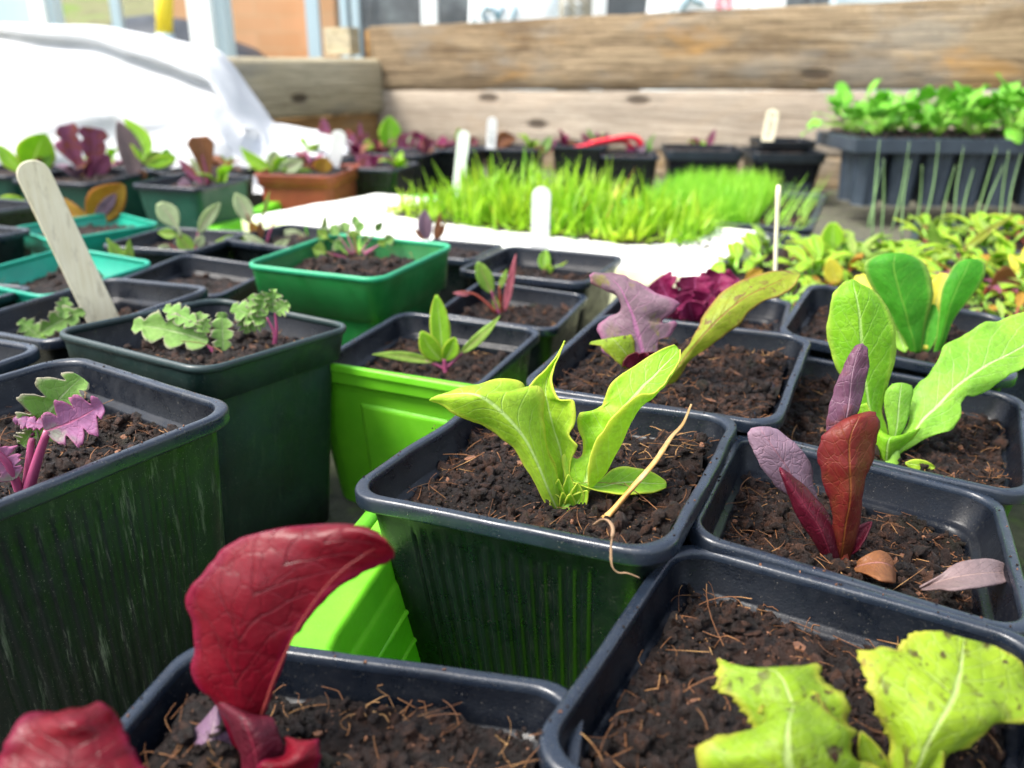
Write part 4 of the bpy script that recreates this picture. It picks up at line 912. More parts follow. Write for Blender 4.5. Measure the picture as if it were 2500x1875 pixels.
def leafmesh(name, G, mats, parent, thick=.035, teeth=0, ripple=.0, seed=0, lobes=None, rfreq=1.0, flip=False):
    nv, nu = G.shape[0] - 1, G.shape[1] - 1
    du = np.gradient(G, axis=1); dv = np.gradient(G, axis=0); N = np.cross(du, dv); N /= (np.linalg.norm(N, axis=2, keepdims=True) + 1e-9)
    if flip: N = -N
    u = np.linspace(-1, 1, nu + 1)
    G = G.copy()
    for j in range(nv + 1):
        v = j / nv; env = min(1, v * 6) * min(1, (1 - v) * 8 + .25)
        for i in range(nu + 1):
            e_ = abs(u[i])
            if ripple:
                p = G[j, i]; w_ = noise.noise(Vector((p[0] * rfreq + seed, p[1] * rfreq, p[2] * rfreq))) * ripple * e_ ** 2 * env * 2
                w_ += noise.noise(Vector((p[0] * 2.6 + seed, p[1] * 2.6, p[2] * 2.6 + 7))) * ripple * .25 * (.3 + e_) * env
                G[j, i] += N[j, i] * w_
        if teeth:
            for i, sgn in ((0, -1), (nu, 1)):
                tt = (noise.noise(Vector((v * nv * .22, seed + sgn * 3.3, 0))) + .6 * max(0, math.sin(v * nv * .55 + seed + sgn)) ** 3) * teeth * env
                dirv = du[j, i] / (np.linalg.norm(du[j, i]) + 1e-9) * sgn
                G[j, i] += dirv * tt
    b = MB(); n = (nv + 1) * (nu + 1)
    uv = [(i / nu, j / nv) for j in range(nv + 1) for i in range(nu + 1)]
    tk = thick * (1 + .0 * N[..., :1])
    top = (G + N * tk * .5).reshape(-1, 3).tolist(); bot = (G - N * tk * .5).reshape(-1, 3).tolist()
    Fq = [(j * (nu + 1) + i, j * (nu + 1) + i + 1, (j + 1) * (nu + 1) + i + 1, (j + 1) * (nu + 1) + i) for j in range(nv) for i in range(nu)]
    if flip: Fq = [f[::-1] for f in Fq]
    b.add(top + bot, Fq + [tuple(q + n for q in f)[::-1] for f in Fq], [0] * len(Fq) + [1] * len(Fq), uv + uv)
    bd = [i for i in range(nu + 1)] + [j * (nu + 1) + nu for j in range(1, nv + 1)] + [nv * (nu + 1) + i for i in range(nu - 1, -1, -1)] + [j * (nu + 1) for j in range(nv - 1, 0, -1)]
    m_ = len(bd)
    for k_ in range(m_):
        a_, c_ = bd[k_], bd[(k_ + 1) % m_]; b.f.append((c_, a_, a_ + n, c_ + n) if not flip else (a_, c_, c_ + n, a_ + n)); b.m.append(0)
    return b.build(name, mats, parent)
def plant(name, label, cat, base, group=None):
    t = empty(name, (base.x, base.y, base.z), label, cat, group); t['cx'] = 1
    del t['cx']; bpy.context.view_layer.update(); return t
def hero(parent, c, Y0, rows, mats, name='leaf', **kw):
    """rows from base to tip; each row: x, y, dY triples across the leaf, in enlarged photo pixels; dY is centimetres away from Y0"""
    rr = []
    for r in rows:
        pts = []
        for i in range(0, len(r), 3):
            px, py = cpx(c, r[i], r[i + 1]); pts.append(at(px, py, Y0 + r[i + 2]))
        rr.append([tuple(p) for p in pts])
    nu = kw.pop('nu', 16); nv = kw.pop('nv', 48)
    if not isinstance(mats, (list, tuple)): mats = (mats, mats)
    return leafmesh(name, leafgrid(rr, nu, nv), [M[m_] for m_ in mats], parent, **kw)
def stalk(parent, c, Y0, pts, rad, mat, name='stem'):
    P = [at(*cpx(c, x, y), Y0 + dy) for x, y, dy in pts]; P = [Vector(q) for q in catmull(P, 12)]
    k = len(P); rr = [rad[0] + (rad[1] - rad[0]) * i / (k - 1) for i in range(k)]
    b = MB(); b.tube(P, rr, 9); return b.build(name, M[mat], parent)
def _lob(v, n, dp, sh): 
    return sh(v) * (1 - dp + dp * abs(math.sin(math.pi * n * v)) ** .6)
SH = {'kale': lambda v: _lob(v, 3.5, .72, lambda q: max(.1, math.sin(math.pi * min(1, q * .9 + .06)) ** .6)), 'oak': lambda v: _lob(v, 2.6, .35, lambda q: .15 + .85 * q ** .8 * (1 if q < .88 else 1 - (q - .88) * 4)),
      'frill': lambda v: _lob(v, 5.5, .25, lambda q: .2 + .8 * q ** .7 * (1 if q < .9 else 1 - (q - .9) * 4)), 'feather': lambda v: _lob(v, 7.5, .75, lambda q: .08 if q < .35 else max(.08, math.sin(math.pi * (q - .3) / .72))), 'oval': lambda v: max(.10, math.sin(math.pi * min(1, v * .96 + .02)) ** .75), 'spoon': lambda v: .16 + .84 * max(0, math.sin(math.pi * max(0, (v - .28) / .74))) ** .8 if v > .28 else .16 + .02 * v,
      'spear': lambda v: max(.05, math.sin(math.pi * v ** .8) ** .9), 'wedge': lambda v: .14 + .86 * v ** 1.1 * (1 - max(0, v - .86) / .14 * .55), 'strap': lambda v: .55 + .45 * math.sin(math.pi * v) if v < .93 else .5}
def lf(parent, c, Y0, x0, y0, x1, y1, w_, mats, dy=0, bend=0, shape='oval', cup=.25, sweep=None, name='leaf', ripple=.05, edge=0, teeth=0, nu=8, nv=18, turn=0.0):
    """one simple leaf from (x0,y0) to (x1,y1), w_ wide; bend bows the midrib sideways, dy moves the tip away, turn shows more of its flank"""
    a, e_ = cpx(c, x0, y0), cpx(c, x1, y1); s_ = {'a': .2622, 'b': .2773, 'p': 1}.get(c, .40687)
    A, B_ = at(*a, Y0), at(*e_, Y0 + dy); ax = B_ - A; L = ax.length
    view = (A + B_) / 2 - Vector((0, 0, EYE)); perp = ax.cross(view).normalized()
    if perp.x < 0: perp = -perp
    dep = perp.cross(ax).normalized()
    if dep.y < 0: dep = -dep
    wcm = w_ * s_ * view.length / FPX / 2; bcm = bend * s_ * view.length / FPX
    rows = []
    K = 44 if shape in ('kale', 'frill', 'oak', 'feather') else 8
    if K > 8: nv = max(nv, 66); nu = max(nu, 10)
    for k_ in range(K + 1):
        v = k_ / K; mid = A + ax * v + perp * bcm * 4 * v * (1 - v); hw = wcm * SH[shape](v)
        sd = perp * math.cos(turn) + dep * math.sin(turn)
        rows.append([tuple(mid - sd * hw - dep * cup * hw), tuple(mid), tuple(mid + sd * hw - dep * cup * hw)])
    if not isinstance(mats, (list, tuple)): mats = (mats, mats)
    return leafmesh(name, leafgrid(rows, nu, nv), [M[m_] for m_ in mats], parent, thick=.04, ripple=ripple, seed=x0 * .37 + y0, teeth=teeth or (.10 if shape == 'kale' else .06 if shape == 'frill' else 0))
def lying(key, c, rows, lift, mats):
    rr = []; c0 = SOIL[key]; z = c0[0].z + c0[2]
    for k_, r in enumerate(rows):
        h = lift[0] + (lift[1] - lift[0]) * math.sin(math.pi * min(1, k_ / (len(rows) - 1) + .05))
        rr.append([tuple(gnd(*cpx(c, x, y), z + h + (.0, -.12, .0)[j])) for j, (x, y) in enumerate(r)])
    return leafmesh('fallen_leaf', leafgrid(rr, 12, 30), [M[m_] for m_ in mats], None, thick=.05, ripple=.04)
def leaf_at(parent, base, az, el, L, W_, mt, cup=.2, shape='oval', droop=.3, ripple=.06, stem=0, stem_mat='stem_green', nu=6, nv=9, seed=0):
    """leaf grown in world space from base; stem gives a bare stalk first"""
    base = Vector(base); dh = Vector((math.cos(az), math.sin(az), 0))
    def P(s_): 
        e_ = el - droop * s_; return dh * math.cos(e_) * s_ + Vector((0, 0, math.sin(e_) * s_))
    tot = stem + L; sd = Vector((-math.sin(az), math.cos(az), 0)); rows = []
    if stem:
        b = MB(); b.tube([base + P(stem / tot * f) * tot for f in (0, .5, 1.08)], .09, 5); b.build('stem', M[stem_mat], parent)
    for k_ in range(7):
        v = k_ / 6; f = (stem + L * v) / tot; mid = base + P(f) * tot; hw = W_ / 2 * SH[shape](v); up = Vector((0, 0, 1))
        rows.append([tuple(mid - sd * hw + up * cup * hw), tuple(mid), tuple(mid + sd * hw + up * cup * hw)])
    return leafmesh('leaf', leafgrid(rows, nu, nv), [M[mt], M[mt]], parent, thick=.05, ripple=ripple, seed=seed)
def on(key, c, x, y, dz=-.15): return soilpt(key, *cpx(c, x, y), dz)

# ------------------------------------------------------------------ seedlings, near ones traced leaf by leaf
# lime lettuce in the middle
B = on('P0', '5', 1430, 1570); Y = B.y
p = plant('lettuce_seedling', 'bright lime lettuce with wavy lobed leaves in the middle ribbed pot', 'lettuce', B)
hero(p, '5', Y, [
 (1335, 1600, -.05, 1390, 1610, -.2, 1450, 1600, -.05),
 (1262, 1460, -.1, 1320, 1455, -.45, 1392, 1440, .0),
 (1192, 1330, -.1, 1260, 1310, -.5, 1352, 1300, .1),
 (1118, 1215, -.1, 1190, 1170, -.5, 1292, 1130, .2),
 (1035, 1145, -.1, 1110, 1065, -.5, 1290, 1000, .25),
 (945, 1092, -.1, 1020, 975, -.5, 1305, 905, .2),
 (880, 1060, -.1, 950, 920, -.5, 1270, 852, .3),
 (830, 1035, -.1, 905, 900, -.5, 1190, 872, .5),
 (780, 1015, -.1, 850, 890, -.4, 1160, 822, .6),
 (735, 995, -.1, 790, 890, -.3, 1060, 808, .5),
 (680, 965, 0, 720, 895, -.1, 900, 822, .4),
 (635, 942, .1, 650, 905, .1, 740, 872, .3),
 (612, 932, .2, 614, 925, .2, 622, 918, .2)], ('lime_back', 'lime_leaf'), nv=64, nu=20, ripple=.10, teeth=.02, seed=1, thick=.04)
hero(p, '5', Y, [
 (1375, 1500, .2, 1412, 1510, .3, 1450, 1490, .2),
 (1362, 1330, .3, 1415, 1350, .5, 1462, 1300, .3),
 (1318, 1250, .3, 1400, 1240, .6, 1490, 1222, .2),
 (1290, 1180, .4, 1382, 1170, .7, 1498, 1192, .1),
 (1278, 1120, .5, 1362, 1110, .8, 1445, 1130, .2),
 (1268, 1060, .5, 1345, 1050, .8, 1478, 1060, .2),
 (1255, 1000, .5, 1330, 990, .9, 1482, 985, .2),
 (1240, 940, .6, 1320, 940, .9, 1466, 928, .3),
 (1215, 895, .7, 1312, 905, .9, 1388, 930, .4),
 (1192, 862, .8, 1308, 860, 1.0, 1348, 868, .6),
 (1225, 825, .9, 1318, 800, 1.1, 1338, 800, .8),
 (1290, 760, 1.0, 1345, 735, 1.2, 1362, 735, 1.0),
 (1350, 680, 1.2, 1382, 660, 1.3, 1396, 665, 1.2),
 (1405, 600, 1.3, 1412, 590, 1.4, 1420, 595, 1.3),
 (1419, 572, 1.3, 1421, 570, 1.35, 1424, 573, 1.3)], ('lime_back', 'lime_leaf'), nv=64, nu=18, ripple=.07, teeth=.02, seed=2, thick=.04)
hero(p, '5', Y, [
 (1440, 1480, .1, 1500, 1500, -.0, 1545, 1490, -.1, 1570, 1480, -.15),
 (1405, 1262, .5, 1500, 1330, .3, 1605, 1430, .0, 1560, 1360, -.3),
 (1480, 1278, .5, 1560, 1290, .3, 1660, 1370, .0, 1572, 1290, -.35),
 (1530, 1250, .5, 1600, 1230, .4, 1715, 1270, .0, 1600, 1200, -.4),
 (1530, 1170, .5, 1615, 1150, .4, 1765, 1180, .0, 1650, 1115, -.4),
 (1500, 1090, .5, 1620, 1070, .5, 1800, 1105, .0, 1700, 1040, -.4),
 (1496, 1030, .5, 1640, 1000, .5, 1828, 1045, .0, 1770, 970, -.35),
 (1560, 1004, .6, 1680, 960, .6, 1860, 985, .1, 1840, 925, -.25),
 (1625, 1008, .6, 1740, 900, .6, 1890, 950, .2, 1880, 905, -.1),
 (1660, 930, .7, 1780, 850, .7, 1925, 918, .3, 1945, 885, .1),
 (1682, 855, .8, 1820, 800, .8, 1965, 872, .4, 1985, 850, .3),
 (1740, 790, .9, 1880, 745, .9, 2010, 835, .5, 2035, 815, .5),
 (1850, 715, 1.0, 1950, 690, 1.0, 2062, 760, .7, 2075, 745, .7),
 (1990, 630, 1.1, 2040, 640, 1.1, 2098, 690, .9, 2103, 680, .9),
 (2080, 592, 1.2, 2095, 605, 1.2, 2112, 630, 1.1, 2113, 622, 1.1)], ('lime_leaf', 'lime_back'), nv=70, nu=24, ripple=.09, teeth=.03, seed=3, thick=.04)
hero(p, '5', Y, [
 (1460, 1395, .1, 1465, 1405, .0, 1470, 1420, -.1),
 (1560, 1420, .2, 1560, 1440, .0, 1560, 1455, -.2),
 (1640, 1405, .4, 1640, 1450, .1, 1640, 1478, -.25),
 (1705, 1345, .7, 1720, 1430, .3, 1740, 1492, -.3),
 (1785, 1320, .9, 1810, 1420, .4, 1840, 1493, -.25),
 (1870, 1335, .9, 1890, 1425, .4, 1930, 1484, -.1),
 (1950, 1362, .8, 1960, 1430, .5, 1985, 1470, .1),
 (2015, 1400, .6, 2022, 1430, .5, 2020, 1458, .3),
 (2030, 1425, .5, 2032, 1435, .5, 2030, 1445, .45)], ('lime_leaf', 'lime_back'), nv=40, nu=14, ripple=.05, seed=4)
for (x0, y0, x1, y1, w_, dy, bd) in ((1400, 1560, 1385, 1400, 80, -.2, -10), (1440, 1580, 1445, 1370, 90, -.05, 6), (1480, 1560, 1500, 1420, 90, -.2, 8), (1430, 1600, 1410, 1480, 70, -.35, 0), (1470, 1600, 1560, 1470, 120, -.25, -10), (1400, 1590, 1340, 1480, 90, -.35, 0), (1450, 1590, 1455, 1490, 60, -.45, 0)):
    lf(p, '5', Y, x0, y0, x1, y1, w_, ('lime_leaf', 'lime_back'), dy=dy, bend=bd, shape='spear', cup=.5, ripple=.03)
stalk(p, '5', Y, [(1440, 1615, .1), (1440, 1560, .05), (1440, 1500, .1)], (.42, .30), 'stem_green', 'crown')

# straw and curled dry strip on the same pot
def strand(c, Y0, pts, rad, mat, label, name='dry_stalk', cat='straw', flat=.6):
    P = [at(*cpx(c, x, y), Y0 + dy) for x, y, dy in pts]; P = [Vector(q) for q in catmull(P, 40)]
    b = MB(); k = len(P); rr = [rad[0] + (rad[1] - rad[0]) * i / (k - 1) + .012 * noise.noise(Vector((i * .8, x_s, 0))) for i in range(k)]
    b.tube(P, rr, 9, flat=flat); return tag(b.build(name, M[mat], origin=P[0]), label, cat)
x_s = 1.0
Ys = on('P0', '5', 1650, 1640).y
strand('5', Ys, [(1630, 1655, .1), (1700, 1600, .3), (1830, 1450, .5), (1960, 1300, .9), (2060, 1150, 1.4), (2130, 1070, 1.7), (2182, 950, 2.0)], (.17, .04), 'straw', 'long tan straw stalk leaning across the lime lettuce pot')
x_s = 5.0
Yc = 17.4
strand('8', Yc, [(1600, 200, .4), (1650, 168, .0), (1690, 180, -.5), (1712, 230, -.95), (1700, 330, -1.15), (1705, 440, -1.25), (1740, 485, -1.3), (1800, 490, -1.3), (1872, 518, -1.3)], (.055, .03), 'dry', 'curled dry brown strip hanging over the rim of the lime lettuce pot', flat=.5)

# red brown romaine, right
B = on('P1', '9', 1120, 400); Y = B.y
p = plant('lettuce_seedling', 'upright red brown romaine with purple and lilac leaves at the right', 'lettuce', B)
hero(p, '6', Y, [
 (1070, 1880, 0, 1110, 1900, -.1, 1160, 1890, 0),
 (1065, 1780, 0, 1125, 1790, -.25, 1200, 1780, 0),
 (1062, 1660, -.05, 1140, 1670, -.3, 1225, 1660, 0),
 (1052, 1560, -.05, 1160, 1570, -.35, 1235, 1560, 0),
 (1035, 1480, -.05, 1170, 1480, -.35, 1245, 1480, 0),
 (992, 1400, 0, 1168, 1400, -.3, 1262, 1390, .05),
 (988, 1330, 0, 1165, 1330, -.3, 1285, 1330, .05),
 (968, 1268, .1, 1162, 1260, -.2, 1300, 1270, .1),
 (985, 1200, .15, 1162, 1190, -.15, 1308, 1190, .15),
 (1010, 1140, .2, 1175, 1125, -.1, 1330, 1130, .2),
 (1055, 1095, .25, 1200, 1070, 0, 1348, 1080, .25),
 (1100, 1062, .3, 1225, 1030, .1, 1342, 1040, .3),
 (1170, 1025, .4, 1260, 1008, .3, 1330, 1012, .35),
 (1245, 1002, .45, 1285, 997, .4, 1318, 998, .42)], ('redgreen', 'redgreen'), nv=60, nu=18, ripple=.05, teeth=.05, seed=5, thick=.045)
hero(p, '6', Y, [
 (1110, 1800, .6, 1130, 1810, .5, 1150, 1800, .6),
 (1060, 1400, .7, 1120, 1400, .6, 1180, 1400, .7),
 (1030, 1130, .8, 1120, 1150, .6, 1200, 1060, .8),
 (1038, 1000, .8, 1150, 1000, .6, 1222, 970, .8),
 (1062, 900, .9, 1165, 900, .7, 1242, 860, .9),
 (1090, 810, .9, 1175, 800, .7, 1262, 770, .9),
 (1125, 730, 1.0, 1190, 720, .8, 1266, 710, 1.0),
 (1160, 665, 1.0, 1210, 650, .9, 1262, 650, 1.0),
 (1205, 612, 1.1, 1232, 602, 1.0, 1252, 612, 1.1),
 (1238, 592, 1.1, 1241, 589, 1.1, 1246, 592, 1.1)], ('purple_back', 'purple_back'), nv=56, nu=16, ripple=.05, teeth=.03, seed=6, thick=.045)
hero(p, '6', Y, [
 (1060, 1850, .5, 1075, 1860, .4, 1090, 1850, .5),
 (930, 1560, .6, 960, 1570, .5, 985, 1570, .6),
 (760, 1470, .6, 880, 1450, .4, 948, 1440, .6),
 (690, 1390, .6, 820, 1380, .4, 942, 1350, .6),
 (640, 1320, .6, 770, 1300, .4, 905, 1268, .6),
 (600, 1250, .6, 720, 1230, .4, 850, 1205, .6),
 (565, 1180, .7, 675, 1165, .5, 795, 1155, .7),
 (551, 1125, .8, 640, 1115, .6, 735, 1100, .8),
 (575, 1095, .9, 630, 1088, .8, 690, 1088, .9)], ('lilac_leaf', 'purple_back'), nv=50, nu=16, ripple=.05, teeth=.03, seed=7, thick=.045)
hero(p, '6', Y, [
 (1020, 1890, -.2, 1060, 1890, -.4, 1100, 1880, -.2),
 (935, 1750, -.2, 1010, 1750, -.5, 1090, 1740, .05),
 (880, 1660, -.2, 960, 1650, -.5, 1080, 1690, .1),
 (840, 1590, -.2, 900, 1570, -.5, 1040, 1610, .1),
 (805, 1510, -.2, 850, 1490, -.4, 980, 1540, .1),
 (775, 1430, -.2, 800, 1415, -.3, 905, 1450, .1),
 (755, 1370, -.1, 768, 1360, -.2, 830, 1385, .1),
 (745, 1335, 0, 750, 1332, 0, 762, 1340, 0)], ('darkred', 'redgreen'), nv=44, nu=14, ripple=.04, seed=8, thick=.045)
lf(p, '9', Y, 1165, 380, 1300, 180, 80, ('darkred', 'purple_back'), dy=.2, bend=-12, shape='spear', cup=.9)
stalk(p, '9', Y, [(1115, 425, 0), (1120, 340, 0), (1140, 230, 0)], (.22, .10), 'stem_red')
# fallen leaves on that compost
Yf = on('P1', '9', 1600, 580).y
t = lying('P1', '9', [[(1585, 575), (1590, 585), (1600, 592)], [(1700, 505), (1710, 545), (1700, 590)], [(1800, 440), (1800, 520), (1780, 598)], [(1900, 412), (1920, 500), (1890, 580)], [(2000, 410), (2020, 490), (2000, 566)], [(2110, 440), (2110, 490), (2100, 548)], [(2165, 500), (2164, 505), (2155, 520)]], (.35, 1.1), ('taupe_leaf', 'brown_leaf'))
tag(t, 'purple grey spoon shaped leaf lying on the compost at the right edge', 'fallen leaf')
Yf = on('P1', '9', 1330, 470).y
t = lying('P1', '9', [[(1190, 440), (1190, 460), (1200, 480)], [(1250, 390), (1260, 440), (1270, 500)], [(1340, 355), (1350, 430), (1350, 540)], [(1410, 390), (1410, 450), (1420, 550)], [(1435, 470), (1440, 500), (1440, 550)]], (.4, .9), ('brown_leaf', 'brown_leaf'))
tag(t, 'light brown withered leaf tucked behind the rim beside the romaine', 'fallen leaf')

# large pale cos lettuce
B = on('P2', '6', 1400, 1270); Y = B.y
p = plant('lettuce_seedling', 'large pale green cos lettuce with a long leaf reaching to the right edge', 'lettuce', B)
hero(p, '6', Y, [
 (1330, 1260, .3, 1370, 1270, .2, 1420, 1260, .3),
 (1260, 1120, .6, 1330, 1120, .4, 1390, 1110, .6),
 (1200, 1010, .8, 1290, 1000, .5, 1350, 1000, .8),
 (1150, 850, .9, 1265, 860, .6, 1385, 890, .9),
 (1105, 765, 1.0, 1250, 760, .7, 1408, 790, 1.0),
 (1052, 640, 1.1, 1240, 640, .8, 1436, 690, 1.1),
 (1030, 520, 1.2, 1232, 520, .9, 1441, 560, 1.2),
 (1040, 400, 1.3, 1222, 400, 1.0, 1425, 450, 1.3),
 (1060, 310, 1.4, 1205, 310, 1.1, 1385, 345, 1.4),
 (1100, 250, 1.5, 1190, 250, 1.3, 1320, 270, 1.5),
 (1140, 215, 1.5, 1185, 212, 1.4, 1245, 222, 1.5),
 (1170, 205, 1.5, 1182, 204, 1.5, 1200, 206, 1.5)], ('cos_leaf', 'cos_leaf'), nv=60, nu=18, ripple=.09, teeth=.05, seed=9, thick=.045)
hero(p, '6', Y, [
 (1380, 1290, 0, 1420, 1285, -.15, 1470, 1240, 0),
 (1440, 1200, .3, 1500, 1190, 0, 1555, 1195, 0),
 (1500, 1140, .6, 1560, 1110, .2, 1640, 1150, .0),
 (1530, 1080, .8, 1610, 1040, .3, 1745, 1105, .1),
 (1528, 980, 1.0, 1690, 965, .5, 1832, 1035, .2),
 (1540, 880, 1.3, 1750, 900, .7, 1842, 935, .5),
 (1600, 810, 1.5, 1800, 850, .9, 1880, 885, .7),
 (1660, 760, 1.7, 1850, 810, 1.0, 1950, 893, .8),
 (1705, 670, 1.9, 1920, 760, 1.2, 2030, 860, .9),
 (1735, 600, 2.1, 1990, 715, 1.4, 2080, 810, 1.1),
 (1850, 535, 2.4, 2060, 680, 1.7, 2140, 765, 1.3),
 (1960, 470, 2.7, 2140, 640, 2.0, 2240, 720, 1.6),
 (2090, 435, 3.0, 2240, 580, 2.4, 2340, 690, 1.9),
 (2230, 390, 3.3, 2360, 500, 2.8, 2440, 600, 2.3),
 (2420, 330, 3.6, 2480, 400, 3.2, 2520, 460, 2.9)], ('cos_pale', 'cos_leaf'), nv=76, nu=22, ripple=.16, teeth=.05, seed=10, thick=.045)
hero(p, '6', Y, [
 (1410, 1180, .5, 1430, 1180, .4, 1450, 1180, .5),
 (1392, 1060, .6, 1450, 1070, .5, 1500, 1050, .6),
 (1372, 960, .7, 1460, 960, .6, 1528, 960, .7),
 (1380, 880, .8, 1470, 870, .7, 1545, 880, .8),
 (1420, 830, .9, 1480, 822, .8, 1535, 838, .9)], ('cos_pale', 'cos_pale'), nv=36, nu=12, ripple=.05, seed=11)
hero(p, '6', Y, [
 (1330, 1285, 0, 1385, 1310, -.3, 1440, 1290, -.1),
 (1310, 1190, .1, 1390, 1230, -.4, 1480, 1220, -.1),
 (1320, 1110, .2, 1400, 1165, -.4, 1540, 1160, 0),
 (1330, 1095, .4, 1430, 1145, -.2, 1590, 1092, .1)], ('cos_leaf', 'cos_leaf'), nv=36, nu=14, ripple=.06, seed=12)
lf(p, '6', Y, 1350, 1200, 1240, 950, 90, ('lime_leaf', 'cos_leaf'), dy=.3, bend=-20, shape='strap', cup=.3)
stalk(p, '6', Y, [(1390, 1310, 0), (1400, 1230, .05), (1400, 1150, .2)], (.50, .22), 'stem_green', 'crown')
Yf = on('P2', '6', 1590, 1320).y
t = lf(None, '6', Yf, 1500, 1305, 1678, 1330, 62, ('lime_leaf', 'lime_back'), shape='oval', turn=.0, name='fallen_leaf'); tag(t, 'small fresh green leaflet lying below the pale cos lettuce', 'fallen leaf')

# dark green broad leaved seedling
B = on('P12', '6', 1590, 640); Y = B.y
p = plant('pak_choi_seedling', 'dark green broad leaved seedling with round paddle leaves behind the cos lettuce', 'seedling', B)
hero(p, '6', Y, [
 (1530, 640, 0, 1560, 645, -.1, 1590, 640, 0),
 (1490, 560, .1, 1545, 560, -.1, 1605, 560, .1),
 (1435, 480, .2, 1520, 480, 0, 1622, 480, .2),
 (1395, 395, .3, 1500, 395, 0, 1642, 390, .3),
 (1330, 300, .4, 1470, 300, .1, 1660, 290, .4),
 (1280, 220, .5, 1445, 210, .2, 1662, 210, .5),
 (1254, 150, .6, 1430, 140, .3, 1645, 150, .6),
 (1262, 100, .7, 1430, 90, .4, 1615, 95, .7),
 (1330, 60, .8, 1440, 55, .6, 1560, 62, .8),
 (1400, 47, .8, 1440, 45, .7, 1500, 48, .8)], ('deep_leaf', 'deep_leaf'), nv=50, nu=18, ripple=.07, seed=13, thick=.05)
hero(p, '6', Y, [
 (1665, 650, -.1, 1680, 652, -.15, 1700, 650, -.1),
 (1685, 560, -.1, 1715, 560, -.2, 1745, 555, -.1),
 (1698, 460, 0, 1740, 460, -.2, 1785, 440, 0),
 (1706, 360, 0, 1770, 350, -.2, 1850, 355, 0),
 (1722, 250, .1, 1810, 250, -.1, 1925, 265, .1),
 (1760, 170, .2, 1850, 170, 0, 1972, 170, .2),
 (1800, 110, .3, 1880, 105, .2, 1976, 110, .3),
 (1860, 82, .4, 1900, 80, .35, 1940, 84, .4)], ('deep_leaf', 'cos_pale'), nv=44, nu=14, ripple=.05, seed=14, thick=.05)
lf(p, '6', Y, 1620, 640, 1672, 350, 110, ('deep_leaf', 'cos_pale'), dy=.5, shape='oval', bend=-6)
lf(p, '6', Y, 1500, 640, 1440, 470, 90, ('cos_pale', 'cos_pale'), dy=.8, shape='oval')
lf(p, '6', Y, 1620, 620, 1730, 165, 130, ('yellow_leaf', 'yellow_leaf'), dy=1.6, shape='spoon')
lf(p, '6', Y, 1330, 560, 1225, 175, 150, ('yellow_leaf', 'lime_leaf'), dy=2.6, shape='spoon')

# mauve and bronze lettuce
B = on('P11', '5', 1925, 850); Y = B.y
p = plant('lettuce_seedling', 'mauve oak leaved lettuce with one long speckled bronze leaf, behind the lime lettuce', 'lettuce', B)
hero(p, '5', Y, [
 (1890, 760, .0, 1930, 770, -.1, 1960, 760, 0),
 (1810, 700, .1, 1905, 690, -.1, 1975, 640, .1),
 (1660, 640, .3, 1890, 640, 0, 1990, 560, .2),
 (1640, 560, .5, 1870, 560, .1, 2050, 540, .3),
 (1618, 480, .7, 1850, 490, .2, 2088, 465, .4),
 (1650, 445, .8, 1835, 430, .3, 2010, 460, .4),
 (1738, 402, .8, 1815, 380, .4, 2085, 385, .4),
 (1750, 360, .9, 1795, 335, .5, 2098, 335, .5),
 (1700, 280, 1.0, 1775, 290, .6, 1985, 298, .7),
 (1600, 215, 1.2, 1745, 240, .8, 1890, 228, .9),
 (1582, 180, 1.3, 1700, 195, 1.0, 1790, 190, 1.1),
 (1600, 158, 1.3, 1650, 165, 1.2, 1700, 163, 1.2)], ('mauve_leaf', 'purple_back'), nv=70, nu=20, ripple=.16, teeth=.06, seed=15, thick=.045)
hero(p, '5', Y, [
 (1790, 740, -.1, 1830, 730, -.1, 1860, 700, 0),
 (1730, 690, -.2, 1790, 650, -.2, 1842, 640, 0),
 (1660, 630, -.2, 1740, 590, -.2, 1838, 570, 0),
 (1630, 600, -.1, 1700, 560, -.1, 1810, 528, .1),
 (1570, 590, .1, 1590, 575, .1, 1700, 555, .2)], ('speckled', 'mauve_leaf'), nv=36, nu=12, ripple=.08, teeth=.03, seed=16)
for (x0, y0, x1, y1, w_) in ((1880, 760, 1800, 660, 110), (1920, 760, 1960, 640, 90), (1900, 780, 1900, 640, 80)):
    lf(p, '5', Y, x0, y0, x1, y1, w_, ('darkred', 'redgreen'), dy=-.3, shape='frill', cup=.5, ripple=.12)
hero(p, '6', Y, [
 (-20, 890, 0, 20, 900, -.1, 60, 880, 0),
 (20, 830, 0, 70, 800, -.15, 150, 775, .0),
 (90, 740, .1, 140, 720, -.1, 215, 690, 0),
 (150, 660, .2, 200, 640, 0, 290, 625, .1),
 (215, 600, .2, 265, 560, 0, 385, 560, .1),
 (262, 500, .4, 330, 490, .1, 445, 510, .2),
 (285, 425, .6, 390, 430, .2, 515, 460, .2),
 (325, 355, .8, 460, 370, .3, 560, 395, .3),
 (405, 280, 1.0, 540, 310, .5, 655, 330, .4),
 (510, 215, 1.2, 640, 260, .7, 750, 300, .5),
 (640, 168, 1.4, 740, 215, .9, 830, 250, .7),
 (760, 150, 1.6, 810, 180, 1.2, 862, 200, .9),
 (850, 152, 1.7, 860, 160, 1.5, 866, 172, 1.3)], ('speck_bronze', 'speckled'), nv=64, nu=16, ripple=.09, teeth=.03, seed=17, thick=.045)
